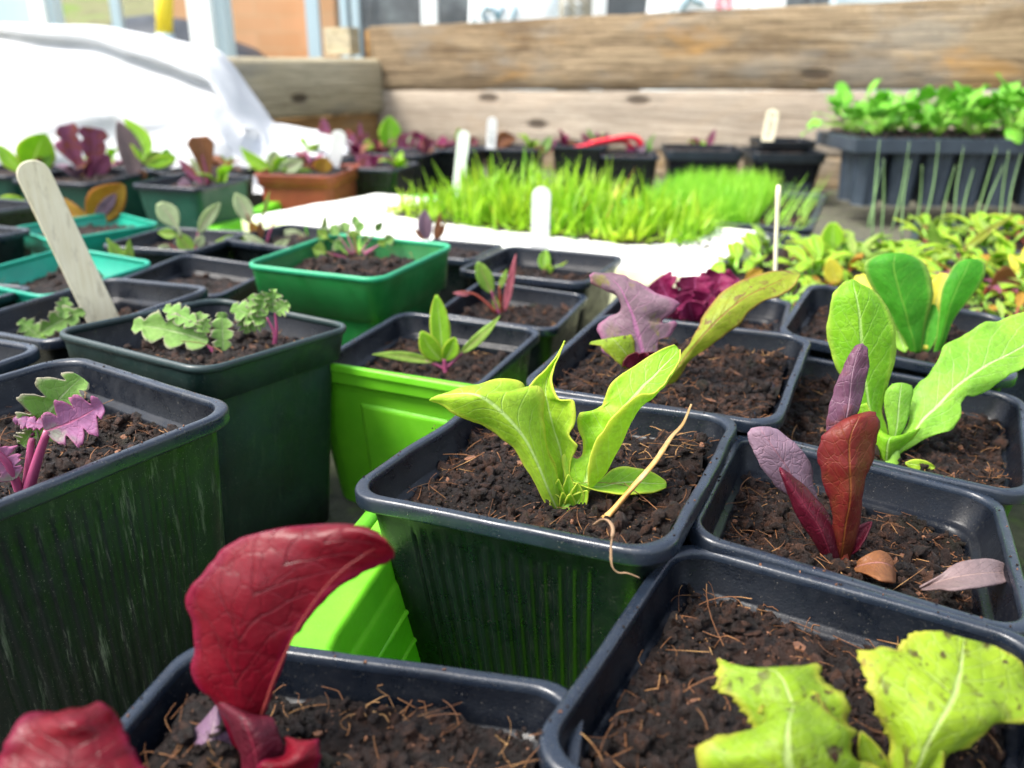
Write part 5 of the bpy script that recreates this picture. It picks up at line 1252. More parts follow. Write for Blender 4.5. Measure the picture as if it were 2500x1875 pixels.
# frilly burgundy lettuce
B = on('P28', '6', 230, 440); Y = B.y
p = plant('lettuce_seedling', 'frilly shiny burgundy lettuce between the mauve lettuce and the white tray', 'lettuce', B)
for (x1, y1, w_, dy, bd) in ((20, 190, 210, .4, -20), (130, 300, 190, -.3, 0), (240, 180, 220, .2, 0), (400, 170, 230, .3, 10), (500, 200, 230, .6, 20), (330, 290, 230, -.5, 0), (200, 330, 200, -.6, 0), (420, 300, 170, -.2, 10), (70, 330, 150, 0, 0)):
    lf(p, '6', Y, 230 + (x1 - 230) * .15, 450, x1, y1, w_, ('burg', 'burg'), dy=dy, bend=bd, shape='frill', cup=.5, ripple=.28, teeth=.05)

# crimson lettuce at the bottom left
B = on('P4', '7', 1560, 1660); Y = B.y
p = plant('lettuce_seedling', 'glossy crimson lettuce whose big leaf leans over to the right, bottom left pot', 'lettuce', B)
hero(p, '7', Y, [
 (1420, 1640, 0.251, 1490, 1600, 0.105, 1600, 1560, 0.251),
 (1380, 1500, 0.251, 1500, 1470, 0.105, 1620, 1430, 0.251),
 (1290, 1250, 0.346, 1440, 1330, 0.142, 1590, 1350, 0.241),
 (1205, 1175, 0.405, 1420, 1240, 0.18, 1615, 1270, 0.265),
 (1155, 1075, 0.464, 1420, 1120, 0.217, 1650, 1160, 0.289),
 (1168, 950, 0.524, 1430, 1010, 0.255, 1690, 1050, 0.314),
 (1145, 790, 0.583, 1440, 880, 0.293, 1750, 900, 0.338),
 (1103, 690, 0.655, 1460, 760, 0.349, 1800, 830, 0.392),
 (1135, 590, 0.726, 1500, 660, 0.405, 1865, 755, 0.446),
 (1205, 510, 0.798, 1560, 570, 0.461, 1935, 665, 0.5),
 (1280, 420, 0.869, 1640, 500, 0.518, 2010, 590, 0.554),
 (1340, 340, 0.941, 1720, 430, 0.574, 2100, 530, 0.608),
 (1450, 280, 1.012, 1820, 370, 0.63, 2200, 480, 0.662),
 (1600, 245, 1.012, 1940, 310, 0.63, 2270, 450, 0.662),
 (1790, 205, 1.012, 2060, 270, 0.63, 2325, 430, 0.662),
 (1980, 185, 0.953, 2170, 250, 0.592, 2350, 410, 0.638),
 (2150, 205, 0.834, 2260, 270, 0.517, 2366, 385, 0.589),
 (2270, 245, 0.716, 2325, 300, 0.443, 2368, 355, 0.541)], ('red_leaf', 'red_leaf'), nv=90, nu=30, ripple=.05, teeth=.035, seed=18, thick=.022)
# thick pale midrib of the big leaf
stalk(p, '7', Y, [(1560, 1370, .05), (1625, 1180, .05), (1690, 1020, .05), (1790, 810, .05), (1930, 600, .1), (2080, 450, .2), (2250, 340, .4)], (.026, .005), 'rib_red', 'midrib')
hero(p, '7', Y, [
 (1460, 1700, -.3, 1540, 1700, -.5, 1640, 1700, -.4),
 (1400, 1530, .0, 1530, 1560, -.5, 1700, 1560, -.3),
 (1345, 1400, .2, 1490, 1430, -.4, 1668, 1450, -.2),
 (1310, 1300, .3, 1460, 1350, -.2, 1640, 1380, -.1),
 (1275, 1235, .4, 1420, 1300, .1, 1560, 1362, .0)], ('darkred', 'red_leaf'), nv=40, nu=16, ripple=.1, teeth=.03, seed=19)
hero(p, '7', Y, [
 (1080, 1700, .3, 1250, 1710, .0, 1480, 1700, .1),
 (1068, 1590, .4, 1230, 1590, .1, 1450, 1600, .2),
 (1120, 1480, .5, 1270, 1470, .2, 1400, 1500, .3),
 (1200, 1390, .6, 1290, 1380, .4, 1345, 1400, .4),
 (1290, 1290, .7, 1300, 1285, .6, 1310, 1300, .6)], ('red_under', 'red_leaf'), nv=40, nu=16, ripple=.08, seed=20)
hero(p, '7', Y, [
 (1540, 1700, -.7, 1700, 1720, -.9, 1880, 1700, -.8),
 (1560, 1640, -.7, 1740, 1640, -1.0, 1925, 1610, -.8),
 (1660, 1590, -.6, 1780, 1580, -.9, 1922, 1540, -.7),
 (1700, 1560, -.5, 1780, 1530, -.7, 1885, 1480, -.6),
 (1708, 1480, -.4, 1730, 1475, -.4, 1790, 1505, -.5)], ('red_leaf', 'darkred'), nv=30, nu=14, ripple=.12, teeth=.05, seed=21)
# blurred crimson leaf in the corner
B = Vector((-6.6, 9.0, 7.6)); Yb = 10.2
p = plant('lettuce_seedling', 'out of focus crimson lettuce leaf in the bottom left corner', 'lettuce', B)
hero(p, '7', Yb, [
 (60, 2100, -.5, 420, 2150, -.7, 800, 2100, -.5),
 (-60, 1850, -.4, 420, 1900, -.6, 920, 1850, -.4),
 (-40, 1680, -.2, 420, 1700, -.45, 880, 1680, -.2),
 (20, 1590, 0, 430, 1600, -.3, 835, 1590, 0),
 (80, 1500, .1, 430, 1500, -.15, 775, 1500, .1),
 (165, 1385, .4, 440, 1400, -.1, 705, 1395, .4),
 (290, 1325, .6, 450, 1330, .2, 600, 1310, .5),
 (400, 1300, .7, 460, 1305, .5, 540, 1300, .6)], ('red_leaf', 'red_leaf'), nv=60, nu=24, ripple=.12, teeth=.06, seed=22, thick=.03)

# speckled lettuce bottom right
B = on('P3', '9', 1420, 1780); Y = B.y
p = plant('lettuce_seedling', 'yellow green lettuce with brown speckles and toothed leaves, bottom right corner', 'lettuce', B)
hero(p, '9', Y, [
 (900, 2000, -.6, 1150, 1990, -.8, 1420, 1850, -.3),
 (480, 1900, -.7, 900, 1850, -1.1, 1380, 1700, -.3),
 (280, 1640, -.5, 800, 1640, -1.1, 1320, 1620, -.3),
 (360, 1530, -.4, 790, 1540, -1.0, 1240, 1550, -.2),
 (480, 1440, -.2, 790, 1450, -.8, 1205, 1440, -.1),
 (600, 1365, -.0, 800, 1380, -.6, 1085, 1380, 0),
 (592, 1290, .1, 820, 1320, -.3, 1000, 1320, .1),
 (640, 1240, .3, 830, 1285, -.1, 985, 1270, .2),
 (760, 1275, .3, 860, 1275, .0, 960, 1225, .3),
 (880, 1272, .3, 905, 1250, .2, 935, 1212, .4)], ('speckled', 'speckled'), nv=110, nu=24, ripple=.16, teeth=.11, seed=23, thick=.05)
hero(p, '9', Y, [
 (800, 1720, .0, 1000, 1700, -.2, 1200, 1650, 0),
 (640, 1500, .2, 880, 1500, -.1, 1150, 1500, .2),
 (570, 1390, .4, 850, 1380, .0, 1142, 1400, .4),
 (535, 1300, .6, 820, 1280, .2, 1145, 1260, .6),
 (470, 1225, .8, 790, 1200, .4, 1060, 1190, .8),
 (385, 1180, 1.0, 760, 1130, .6, 990, 1120, 1.0),
 (380, 1100, 1.1, 700, 1080, .8, 970, 1045, 1.2),
 (372, 1000, 1.3, 560, 1062, 1.0, 860, 1048, 1.2)], ('speckled', 'speckled'), nv=100, nu=20, ripple=.14, teeth=.09, seed=24, thick=.05)
hero(p, '9', Y, [
 (1400, 1800, 0, 1500, 1830, -.2, 1640, 1800, 0),
 (1388, 1660, .1, 1560, 1680, -.3, 1740, 1580, .0),
 (1375, 1520, .2, 1620, 1530, -.3, 1870, 1530, .0),
 (1340, 1360, .4, 1690, 1400, -.2, 1960, 1450, .1),
 (1300, 1220, .6, 1750, 1310, .0, 2120, 1405, .2),
 (1255, 1090, .9, 1790, 1230, .3, 2280, 1365, .4),
 (1228, 960, 1.2, 1810, 1150, .6, 2370, 1320, .6),
 (1390, 972, 1.2, 1825, 1080, .8, 2360, 1240, .8),
 (1485, 900, 1.3, 1835, 1000, 1.0, 2270, 1150, 1.0),
 (1572, 842, 1.4, 1840, 930, 1.2, 2180, 1030, 1.2),
 (1720, 850, 1.4, 1850, 880, 1.3, 2030, 925, 1.3)], ('speckled', 'speckled'), nv=120, nu=26, ripple=.18, teeth=.10, seed=25, thick=.05)
lf(p, '9', Y, 1400, 1760, 1230, 1440, 130, ('speckled', 'speckled'), dy=.2, shape='oval', bend=-10)
lf(p, '9', Y, 1500, 1760, 1720, 1560, 160, ('speckled', 'speckled'), dy=-.3, shape='spear')

# pink kale, left
B = on('P5', '4', 150, 1520); Y = B.y
p = plant('kale_seedling', 'pink stemmed kale with one green and one pink lobed leaf at the left edge', 'kale', B)
stalk(p, '4', Y, [(150, 1540, 0), (190, 1400, -.05), (235, 1250, -.05), (285, 1110, -.1)], (.17, .10), 'stem_pink', 'leaf_stalk')
stalk(p, '4', Y, [(150, 1540, 0), (165, 1400, .1), (185, 1200, .2), (200, 1120, .3)], (.14, .07), 'stem_pink', 'leaf_stalk')
stalk(p, '4', Y, [(140, 1540, 0), (90, 1400, -.1), (40, 1300, -.2), (-40, 1220, -.3)], (.14, .08), 'stem_pink', 'leaf_stalk')
lf(p, '4', Y + .3, 190, 1150, 490, 790, 320, ('kale', 'kale'), dy=.4, shape='kale', cup=.25, ripple=.10, bend=-18)
lf(p, '4', Y - .1, 275, 1110, 615, 950, 270, ('kale_pink', 'kale_pink'), dy=.3, shape='kale', cup=.3, ripple=.10, bend=14)
lf(p, '4', Y + .1, 270, 1080, 80, 1040, 60, ('kale_pink', 'kale'), dy=.0, shape='kale', cup=.3, ripple=.08)
lf(p, '4', Y + .3, 215, 1100, 130, 1190, 110, ('kale', 'kale'), dy=.1, shape='kale', cup=.3, ripple=.08)
lf(p, '4', Y - .2, 90, 1400, -60, 1200, 170, ('kale_pink', 'orange_leaf'), dy=0, shape='kale', cup=.3, ripple=.1)
# kale in the tall pot
B = on('P6', '4', 1290, 650); Y = B.y
p = plant('kale_seedling', 'green curly kale seedling with a flat lobed leaf reaching left over the tall pot', 'kale', B, 'kale seedlings in the tall pot')
stalk(p, '4', Y, [(1295, 660, 0), (1270, 620, 0), (1235, 590, 0)], (.10, .06), 'stem_pink', 'leaf_stalk')
lf(p, '4', Y, 1250, 575, 800, 475, 210, ('kale', 'kale'), dy=.4, shape='kale', cup=.25, ripple=.16, bend=14)
lf(p, '4', Y, 1180, 470, 990, 370, 130, ('kale', 'kale'), dy=.5, shape='kale', cup=.2, ripple=.12)
lf(p, '4', Y, 1230, 520, 1185, 400, 120, ('kale', 'kale'), dy=.3, shape='kale', cup=.2, ripple=.12)
lf(p, '4', Y, 1200, 540, 1245, 440, 90, ('kale', 'kale'), dy=.0, shape='kale', cup=.2, ripple=.12)
lf(p, '4', Y, 1340, 630, 1330, 400, 130, ('kale', 'kale'), dy=.3, shape='kale', cup=.3, ripple=.12)
B = on('P6', '4', 1640, 600); Y = B.y
p = plant('kale_seedling', 'curly kale seedling with crimped upper leaves and purple stems, right in the tall pot', 'kale', B, 'kale seedlings in the tall pot')
stalk(p, '4', Y, [(1645, 600, 0), (1645, 520, 0), (1600, 430, 0)], (.09, .05), 'stem_pink', 'leaf_stalk')
stalk(p, '4', Y, [(1650, 600, 0), (1660, 500, 0), (1650, 400, 0)], (.08, .05), 'stem_pink', 'leaf_stalk')
for (x0, y0, x1, y1, w_, dy) in ((1600, 450, 1390, 370, 150, .2), (1600, 420, 1500, 300, 130, .3), (1640, 400, 1640, 260, 120, .4), (1650, 400, 1735, 345, 110, .1), (1590, 440, 1480, 480, 120, -.1), (1560, 400, 1600, 280, 130, .4), (1500, 520, 1440, 430, 100, .0)):
    lf(p, '4', Y, x0, y0, x1, y1, w_, ('kale', 'kale'), dy=dy, shape='kale', cup=.25, ripple=.16)
# kale leaf in the stick pot
B = on('P14', '4', 290, 600); Y = B.y
p = plant('kale_seedling', 'small green kale seedling beside the foot of the wooden stick', 'kale', B)
lf(p, '4', Y, 250, 560, 120, 450, 120, ('kale', 'kale'), shape='kale', ripple=.1)
lf(p, '4', Y, 250, 520, 505, 390, 130, ('kale', 'kale'), dy=.3, shape='kale', ripple=.1, bend=-8)
lf(p, '4', Y, 380, 440, 390, 310, 90, ('kale', 'kale'), dy=.5, shape='kale', ripple=.1)
lf(p, '4', Y, 270, 600, 290, 560, 60, ('kale', 'kale'), dy=-.2, shape='kale', ripple=.1)
stalk(p, '4', Y, [(300, 620, 0), (280, 570, 0), (255, 530, 0)], (.08, .05), 'stem_green', 'leaf_stalk')

# beet seedling
B = on('P7', '5', 708, 755); Y = B.y
p = plant('beet_seedling', 'small lime leaved beet seedling with a pink stem base, behind the lime tray wall', 'seedling', B)
stalk(p, '5', Y, [(708, 770, 0), (706, 730, 0), (700, 680, 0)], (.16, .10), 'stem_pink', 'stem')
stalk(p, '5', Y, [(705, 740, 0), (650, 715, 0), (590, 690, 0)], (.08, .05), 'stem_pink', 'leaf_stalk')
stalk(p, '5', Y, [(710, 735, 0), (760, 690, 0), (810, 640, 0)], (.08, .05), 'stem_pink', 'leaf_stalk')
lf(p, '5', Y, 690, 690, 652, 295, 122, ('lime_leaf', 'cos_leaf'), dy=.3, shape='oval', bend=4, cup=.15)
lf(p, '5', Y, 685, 690, 560, 515, 120, ('lime_leaf', 'lime_back'), dy=-.2, shape='oval', bend=-12)
lf(p, '5', Y, 700, 690, 765, 550, 100, ('lime_leaf', 'lime_back'), dy=-.1, shape='oval', bend=8)
lf(p, '5', Y, 640, 700, 268, 652, 58, ('chard', 'lime_leaf'), dy=-.2, shape='spear', bend=12)
lf(p, '5', Y, 790, 650, 1035, 420, 62, ('chard', 'lime_leaf'), dy=.4, shape='spear', bend=10)
# narrow red chard
B = on('P10', '5', 1040, 400); Y = B.y
p = plant('chard_seedling', 'narrow red chard seedling with one yellow and one pink upright leaf', 'seedling', B)
stalk(p, '5', Y, [(1030, 410, 0), (1010, 350, 0), (980, 270, 0)], (.10, .06), 'stem_pink', 'leaf_stalk')
stalk(p, '5', Y, [(1040, 410, 0), (1035, 320, 0), (1030, 240, 0)], (.08, .05), 'stem_red', 'leaf_stalk')
stalk(p, '5', Y, [(1010, 400, 0), (950, 340, 0), (880, 290, 0), (800, 275, 0)], (.10, .05), 'stem_red', 'leaf_stalk')
lf(p, '5', Y, 985, 285, 900, 98, 100, ('chard', 'chard'), shape='oval')
lf(p, '5', Y, 1060, 400, 1130, 50, 46, ('chard_red', 'chard_red'), shape='spear')
lf(p, '5', Y, 1030, 260, 1078, 140, 34, ('chard', 'chard'), shape='spear')
lf(p, '5', Y, 860, 290, 750, 284, 28, ('chard_red', 'chard_red'), shape='spear')
lf(p, '5', Y, 1020, 390, 1000, 300, 40, ('chard', 'redgreen'), shape='spear')
# seedling by the white label
B = on('P9', '5', 1320, 170); Y = B.y
p = plant('chard_seedling', 'tiny pale green seedling at the foot of the tall blank white label', 'seedling', B)
lf(p, '5', Y, 1310, 160, 1310, 25, 76, ('cos_pale', 'chard_grey'), dy=.3, bend=-10)
lf(p, '5', Y, 1330, 165, 1318, 108, 52, ('lime_leaf', 'lime_leaf'), shape='oval')
lf(p, '5', Y, 1340, 165, 1430, 128, 60, ('cos_pale', 'lime_leaf'), shape='oval')
lf(p, '5', Y, 1350, 165, 1520, 72, 48, ('lime_leaf', 'lime_leaf'), shape='spear')
# feathery seedlings in the green pot
B = on('P8', '2', 180, 1530); Y = B.y
p = plant('herb_seedling', 'feathery grey green seedlings with purple stems clumped in the bright green pot', 'seedling', B)
for (x0, y0, x1, y1, w_, dy, mt, st) in ((150, 1530, 20, 1350, 110, .6, 'kale', 'stem_pink'), (160, 1520, 90, 1330, 90, .8, 'kale', 'stem_pink'), (175, 1520, 150, 1380, 70, .3, 'chard', 'stem_red'), (190, 1510, 200, 1330, 80, .9, 'kale', 'stem_green'), (200, 1510, 330, 1330, 90, .7, 'kale', 'stem_pink'), (210, 1520, 400, 1420, 90, .2, 'kale', 'stem_pink'), (170, 1540, 40, 1450, 100, -.2, 'kale', 'stem_pink'), (150, 1560, -90, 1490, 100, -.3, 'chard', 'stem_pink'), (140, 1540, -60, 1380, 90, .4, 'chard', 'stem_green'), (185, 1530, 240, 1410, 70, .2, 'kale', 'stem_green'), (220, 1530, 350, 1440, 60, -.1, 'chard', 'stem_pink'), (190, 1520, 160, 1290, 60, 1.2, 'kale', 'stem_green')):
    stalk(p, '2', Y, [(x0, y0, 0), ((x0 * 2 + x1) / 3, (y0 * 2 + y1) / 3, dy * .3), (x0 * .35 + x1 * .65, y0 * .35 + y1 * .65, dy * .65)], (.07, .035), st, 'stem')
    lf(p, '2', Y + dy * .5, x0 * .5 + x1 * .5, y0 * .5 + y1 * .5, x1, y1, w_, (mt, mt), dy=dy * .5, shape='feather', cup=.3, ripple=.15)

# ---- second distance, left
def simple(key, c, x, y, name, label, cat, leaves, stems=(), group=None):
    B = on(key, c, x, y); p = plant(name, label, cat, B, group)
    for st in stems: stalk(p, c, B.y, [(q[0], q[1], 0) for q in st[0]], st[1], st[2], 'leaf_stalk')
    for L in leaves:
        x0, y0, x1, y1, w_, mt, sh = L[:7]; kw = L[7] if len(L) > 7 else {}
        lf(p, c, B.y, x0, y0, x1, y1, w_, (mt, mt), shape=sh, **kw)
    return p
simple('P17', 'b', 780, 1050, 'beet_seedling', 'seedling with two broad orange yellow leaves in the farther turquoise pot', 'seedling',
  [(800, 1020, 1090, 690, 260, 'orange_leaf', 'oval', dict(bend=-14)), (840, 990, 1020, 770, 90, 'lilac_leaf', 'oval', dict(dy=-.4)), (800, 1010, 510, 800, 130, 'orange_leaf', 'oval', dict(bend=-30)), (830, 1060, 620, 1060, 70, 'brown_leaf', 'spear')])
simple('P16', 'b', 1130, 1430, 'chard_seedling', 'two upright olive green leaves at the right rim of the nearer turquoise pot', 'seedling',
  [(1120, 1460, 940, 1160, 110, 'chard', 'spear', dict(bend=8)), (1130, 1460, 1140, 1170, 80, 'chard', 'spear')])
simple('P21', 'a', 370, 1260, 'chard_seedling', 'pale spoon leaved chard seedling with a pink stem', 'seedling',
  [(240, 1060, 30, 745, 170, 'chard_grey', 'spoon', dict(bend=16)), (200, 1040, 20, 1020, 90, 'chard', 'spear'), (350, 1230, 210, 1030, 130, 'chard', 'oval'), (400, 1030, 600, 745, 110, 'chard_grey', 'oval', dict(bend=-10)), (120, 1140, 20, 1230, 80, 'chard_grey', 'oval'), (380, 1160, 440, 1050, 80, 'chard_grey', 'oval')],
  [([(350, 1290), (260, 1160), (220, 1040)], (.10, .06), 'stem_red'), ([(365, 1290), (375, 1150), (395, 1020)], (.09, .05), 'stem_pink'), ([(330, 1280), (200, 1180), (130, 1130)], (.08, .05), 'stem_red')])
simple('P22', 'a', 960, 1130, 'chard_seedling', 'yellow and red streaked chard seedling beside a thin pink stem', 'seedling',
  [(880, 930, 740, 655, 150, 'chard_grey', 'oval', dict(bend=10)), (970, 1090, 880, 920, 90, 'orange_leaf', 'oval'), (980, 1080, 970, 900, 60, 'brown_leaf', 'spear'), (990, 900, 1060, 640, 36, 'chard', 'spear')],
  [([(960, 1110), (900, 980), (850, 850)], (.10, .06), 'stem_red'), ([(1035, 1120), (1070, 1000), (1130, 900)], (.09, .05), 'stem_pink')])
simple('P22', 'a', 1060, 1190, 'chard_seedling', 'low spreading pale leaved chard seedling behind the left rim of the bright green pot', 'seedling',
  [(1060, 1190, 820, 1040, 90, 'chard_grey', 'oval'), (860, 1100, 550, 1110, 60, 'chard', 'spear', dict(bend=-22)), (1080, 1190, 1250, 1080, 70, 'chard_grey', 'spear')])
simple('P23', 'a', 1500, 1110, 'chard_seedling', 'dark green seedling with a reddish stem behind the back rim of the bright green pot', 'seedling',
  [(1540, 1080, 1390, 970, 100, 'deep_leaf', 'oval'), (1400, 1050, 1110, 1050, 70, 'chard_grey', 'spear', dict(bend=-20)), (1560, 1090, 1580, 850, 60, 'kale', 'spear')],
  [([(1590, 1200), (1560, 1080), (1570, 900)], (.06, .04), 'stem_red')])
simple('P23', '2', 620, 1440, 'lettuce_seedling', 'grey mauve seedling standing between the bright green pot and the polystyrene tray', 'seedling',
  [(600, 1440, 580, 1260, 90, 'lilac_leaf', 'oval', dict(bend=-6)), (640, 1440, 680, 1270, 40, 'brown_leaf', 'spear'), (590, 1440, 515, 1370, 40, 'brown_leaf', 'spear'), (650, 1440, 710, 1330, 40, 'brown_leaf', 'spear')])
simple('P20', 'b', 40, 1240, 'seedling', 'small green leaf at the left edge above the compost filled black pot', 'seedling', [(0, 1250, 80, 1160, 90, 'chard', 'oval')])
simple('P19', 'b', 40, 860, 'lettuce_seedling', 'flat lime leaf behind the top of the wooden stick', 'seedling', [(-20, 820, 235, 840, 85, 'lime_leaf', 'oval')])
simple('P24c', 'b', 260, 600, 'lettuce_seedling', 'lime lettuce seedling behind the wooden stick, in front of the fleece', 'lettuce',
  [(280, 590, 400, 240, 260, 'lime_leaf', 'oval', dict(bend=-16)), (220, 580, -10, 340, 110, 'lime_leaf', 'oval', dict(bend=-20)), (300, 590, 460, 430, 90, 'cos_pale', 'oval')])
simple('P24a', 'b', 790, 620, 'lettuce_seedling', 'deep purple lettuce seedling with two square topped leaves', 'lettuce',
  [(800, 620, 820, 185, 240, 'purple_leaf', 'oak', dict(bend=10)), (770, 620, 580, 160, 190, 'purple_leaf', 'oak', dict(bend=-20)), (760, 600, 510, 300, 120, 'purple_leaf', 'wedge'), (850, 600, 960, 420, 120, 'purple_leaf', 'oval'), (780, 630, 700, 620, 50, 'orange_leaf', 'oval')],
  [([(790, 640), (790, 450), (780, 250)], (.3, .12), 'stem_pink')])
simple('P24a', 'b', 1220, 650, 'lettuce_seedling', 'tall taupe brown leaf curving left with a lime leaf behind it', 'lettuce',
  [(1190, 650, 1040, 130, 170, 'taupe_leaf', 'oval', dict(bend=26)), (1270, 500, 1090, 100, 160, 'lime_leaf', 'spear', dict(bend=44, dy=1.5)), (1280, 500, 1400, 400, 90, 'chard', 'oval'), (1290, 520, 1550, 450, 90, 'lime_leaf', 'oval'), (1240, 640, 1270, 560, 70, 'brown_leaf', 'oval')])
simple('P24', 'a', 470, 580, 'lettuce_seedling', 'seedling with one orange brown spoon leaf and a magenta side leaf', 'lettuce',
  [(490, 590, 400, 125, 250, 'brown_leaf', 'wedge', dict(bend=10)), (440, 570, 200, 330, 80, 'purple_leaf', 'spear'), (510, 560, 640, 380, 80, 'lilac_leaf', 'oval'), (330, 600, 210, 560, 120, 'lilac_leaf', 'oval'), (440, 500, 300, 300, 50, 'chard_grey', 'spear')],
  [([(480, 600), (470, 450), (430, 300)], (.22, .08), 'stem_pink')])
simple('P24e', 'a', 660, 440, 'lettuce_seedling', 'tiny yellow seedling right of the spoon leaf', 'seedling', [(650, 430, 610, 300, 60, 'chard', 'spear'), (660, 430, 680, 330, 50, 'yellow_leaf', 'spear'), (670, 430, 720, 310, 50, 'chard', 'spear'), (700, 440, 790, 400, 50, 'brown_leaf', 'spear')])
simple('P24d', 'a', 90, 440, 'lettuce_seedling', 'small yellow green seedling against the foot of the fleece', 'seedling', [(80, 370, 10, 270, 80, 'chard', 'oval'), (90, 370, 110, 240, 90, 'cos_pale', 'oval'), (100, 370, 180, 300, 80, 'cos_pale', 'oval'), (90, 380, 40, 370, 60, 'orange_leaf', 'oval')])
simple('P25', 'a', 1100, 470, 'lettuce_seedling', 'light green seedling with rounded leaves at the left of the terracotta pot', 'seedling',
  [(1100, 450, 790, 225, 110, 'lime_leaf', 'spear', dict(bend=-30)), (1120, 470, 1200, 310, 130, 'lime_leaf', 'oval'), (1080, 470, 860, 420, 110, 'chard_grey', 'oval'), (1150, 460, 1370, 350, 130, 'chard_grey', 'oval'), (1100, 430, 1110, 260, 130, 'chard_grey', 'oval')])
simple('P25', 'a', 1560, 470, 'lettuce_seedling', 'olive brown round leaf at the right of the terracotta pot', 'seedling',
  [(1560, 470, 1560, 320, 170, 'orange_leaf', 'oval'), (1480, 470, 1300, 460, 80, 'chard', 'oval')])
simple('P25b', 'a', 1080, 260, 'lettuce_seedling', 'dark plum two leaved seedling against the white fleece', 'seedling',
  [(1070, 250, 1040, 80, 90, 'purple_leaf', 'spear'), (1120, 250, 1220, 130, 60, 'purple_leaf', 'spear'), (1050, 250, 930, 70, 70, 'lilac_leaf', 'spear'), (1080, 260, 1120, 200, 80, 'chard_grey', 'oval')])
simple('P25b', 'a', 1570, 250, 'lettuce_seedling', 'purple forked seedling above the terracotta pot', 'seedling',
  [(1590, 230, 1560, -40, 110, 'purple_leaf', 'oval'), (1560, 250, 1450, 130, 70, 'brown_leaf', 'spear'), (1560, 260, 1530, 160, 60, 'purple_leaf', 'spear')])
simple('P27', 'a', 1850, 230, 'lettuce_seedling', 'clump of purple and lime seedlings left of the round green leaf', 'seedling',
  [(1850, 230, 1780, 60, 90, 'purple_leaf', 'oval'), (1900, 220, 1905, -10, 60, 'purple_leaf', 'spear'), (1880, 230, 1980, 90, 70, 'purple_leaf', 'spear'), (1850, 240, 1740, 250, 90, 'yellow_leaf', 'oval'), (1880, 260, 1830, 290, 90, 'lime_leaf', 'oval'), (1920, 260, 2010, 180, 100, 'lime_leaf', 'frill'), (1960, 260, 2060, 230, 80, 'lime_leaf', 'frill')])
simple('P27', '2', 380, 890, 'pak_choi_seedling', 'single round bright green leaf standing in front of the board wall', 'seedling', [(380, 900, 370, 700, 130, 'cos_leaf', 'oval')])
simple('P27', '2', 510, 900, 'lettuce_seedling', 'magenta and purple lettuce cluster right of the round green leaf', 'lettuce',
  [(470, 900, 440, 800, 90, 'purple_leaf', 'oval'), (510, 900, 480, 800, 90, 'purple_leaf', 'frill'), (520, 900, 560, 800, 100, 'burg', 'frill'), (560, 900, 640, 840, 70, 'purple_leaf', 'oval'), (500, 890, 520, 805, 60, 'chard_grey', 'oval'), (500, 920, 440, 880, 90, 'burg', 'frill')])
simple('P26', '2', 280, 1000, 'lettuce_seedling', 'low magenta leaves spilling over the pot right of the terracotta one', 'lettuce',
  [(280, 1010, 170, 930, 90, 'purple_leaf', 'oval'), (290, 1010, 290, 930, 90, 'burg', 'frill'), (320, 1010, 390, 950, 80, 'purple_leaf', 'oval'), (250, 1010, 220, 950, 80, 'purple_leaf', 'frill'), (330, 1010, 350, 970, 60, 'burg', 'oval')])
simple('P29', '2', 820, 890, 'lettuce_seedling', 'dull green and brown seedling between the two white labels behind the chives', 'seedling',
  [(800, 880, 785, 770, 50, 'chard', 'oval'), (850, 880, 870, 820, 90, 'purple_leaf', 'oval'), (830, 890, 900, 830, 60, 'brown_leaf', 'oval')])
simple('P30', '2', 1060, 890, 'lettuce_seedling', 'brown arched leaf behind the chives', 'seedling', [(1010, 890, 1130, 830, 90, 'brown_leaf', 'oval', dict(bend=-26)), (980, 890, 985, 800, 50, 'purple_leaf', 'spear')])
simple('P30', '2', 1290, 920, 'lettuce_seedling', 'dusky green brown seedling left of the red clip', 'seedling', [(1270, 930, 1340, 820, 60, 'kale', 'oval'), (1280, 930, 1260, 870, 60, 'brown_leaf', 'oval'), (1290, 930, 1380, 830, 40, 'purple_leaf', 'spear')])
simple('P31', '2', 1600, 870, 'lettuce_seedling', 'spiky plum and green seedling beside the red clip', 'seedling',
  [(1590, 880, 1520, 800, 50, 'purple_leaf', 'spear'), (1600, 880, 1560, 770, 40, 'kale', 'spear'), (1610, 880, 1620, 790, 50, 'purple_leaf', 'spear'), (1620, 880, 1690, 800, 60, 'purple_leaf', 'spear'), (1600, 880, 1540, 840, 60, 'burg', 'spear'), (1610, 870, 1660, 800, 40, 'chard', 'spear')])
simple('P32', '2', 1850, 910, 'lettuce_seedling', 'small pinkish seedling right of the red clip', 'seedling', [(1840, 920, 1800, 870, 60, 'burg', 'oval'), (1860, 920, 1900, 850, 60, 'lilac_leaf', 'oval'), (1880, 920, 1970, 800, 30, 'kale', 'spear'), (1920, 910, 1930, 850, 50, 'kale', 'oval')])
simple('P33', '3', 270, 890, 'beet_seedling', 'thin dark red seedling in the slate grey pot', 'seedling',
  [(250, 890, 220, 830, 60, 'burg', 'oval'), (270, 890, 290, 850, 60, 'lime_leaf', 'oval'), (310, 890, 360, 770, 40, 'purple_leaf', 'spear'), (240, 880, 200, 840, 40, 'chard', 'spear')])
simple('P34', '3', 810, 910, 'lettuce_seedling', 'tiny two leaved green seedling in the slate grey pot left of the cell tray', 'seedling',
  [(800, 925, 885, 895, 36, 'cos_leaf', 'oval'), (790, 925, 720, 905, 40, 'chard', 'oval')])
simple('P35', '3', 780, 840, 'beet_seedling', 'faint pink seedling beside the far written label', 'seedling', [(780, 850, 740, 820, 40, 'purple_leaf', 'oval'), (800, 850, 860, 815, 30, 'purple_leaf', 'spear')])

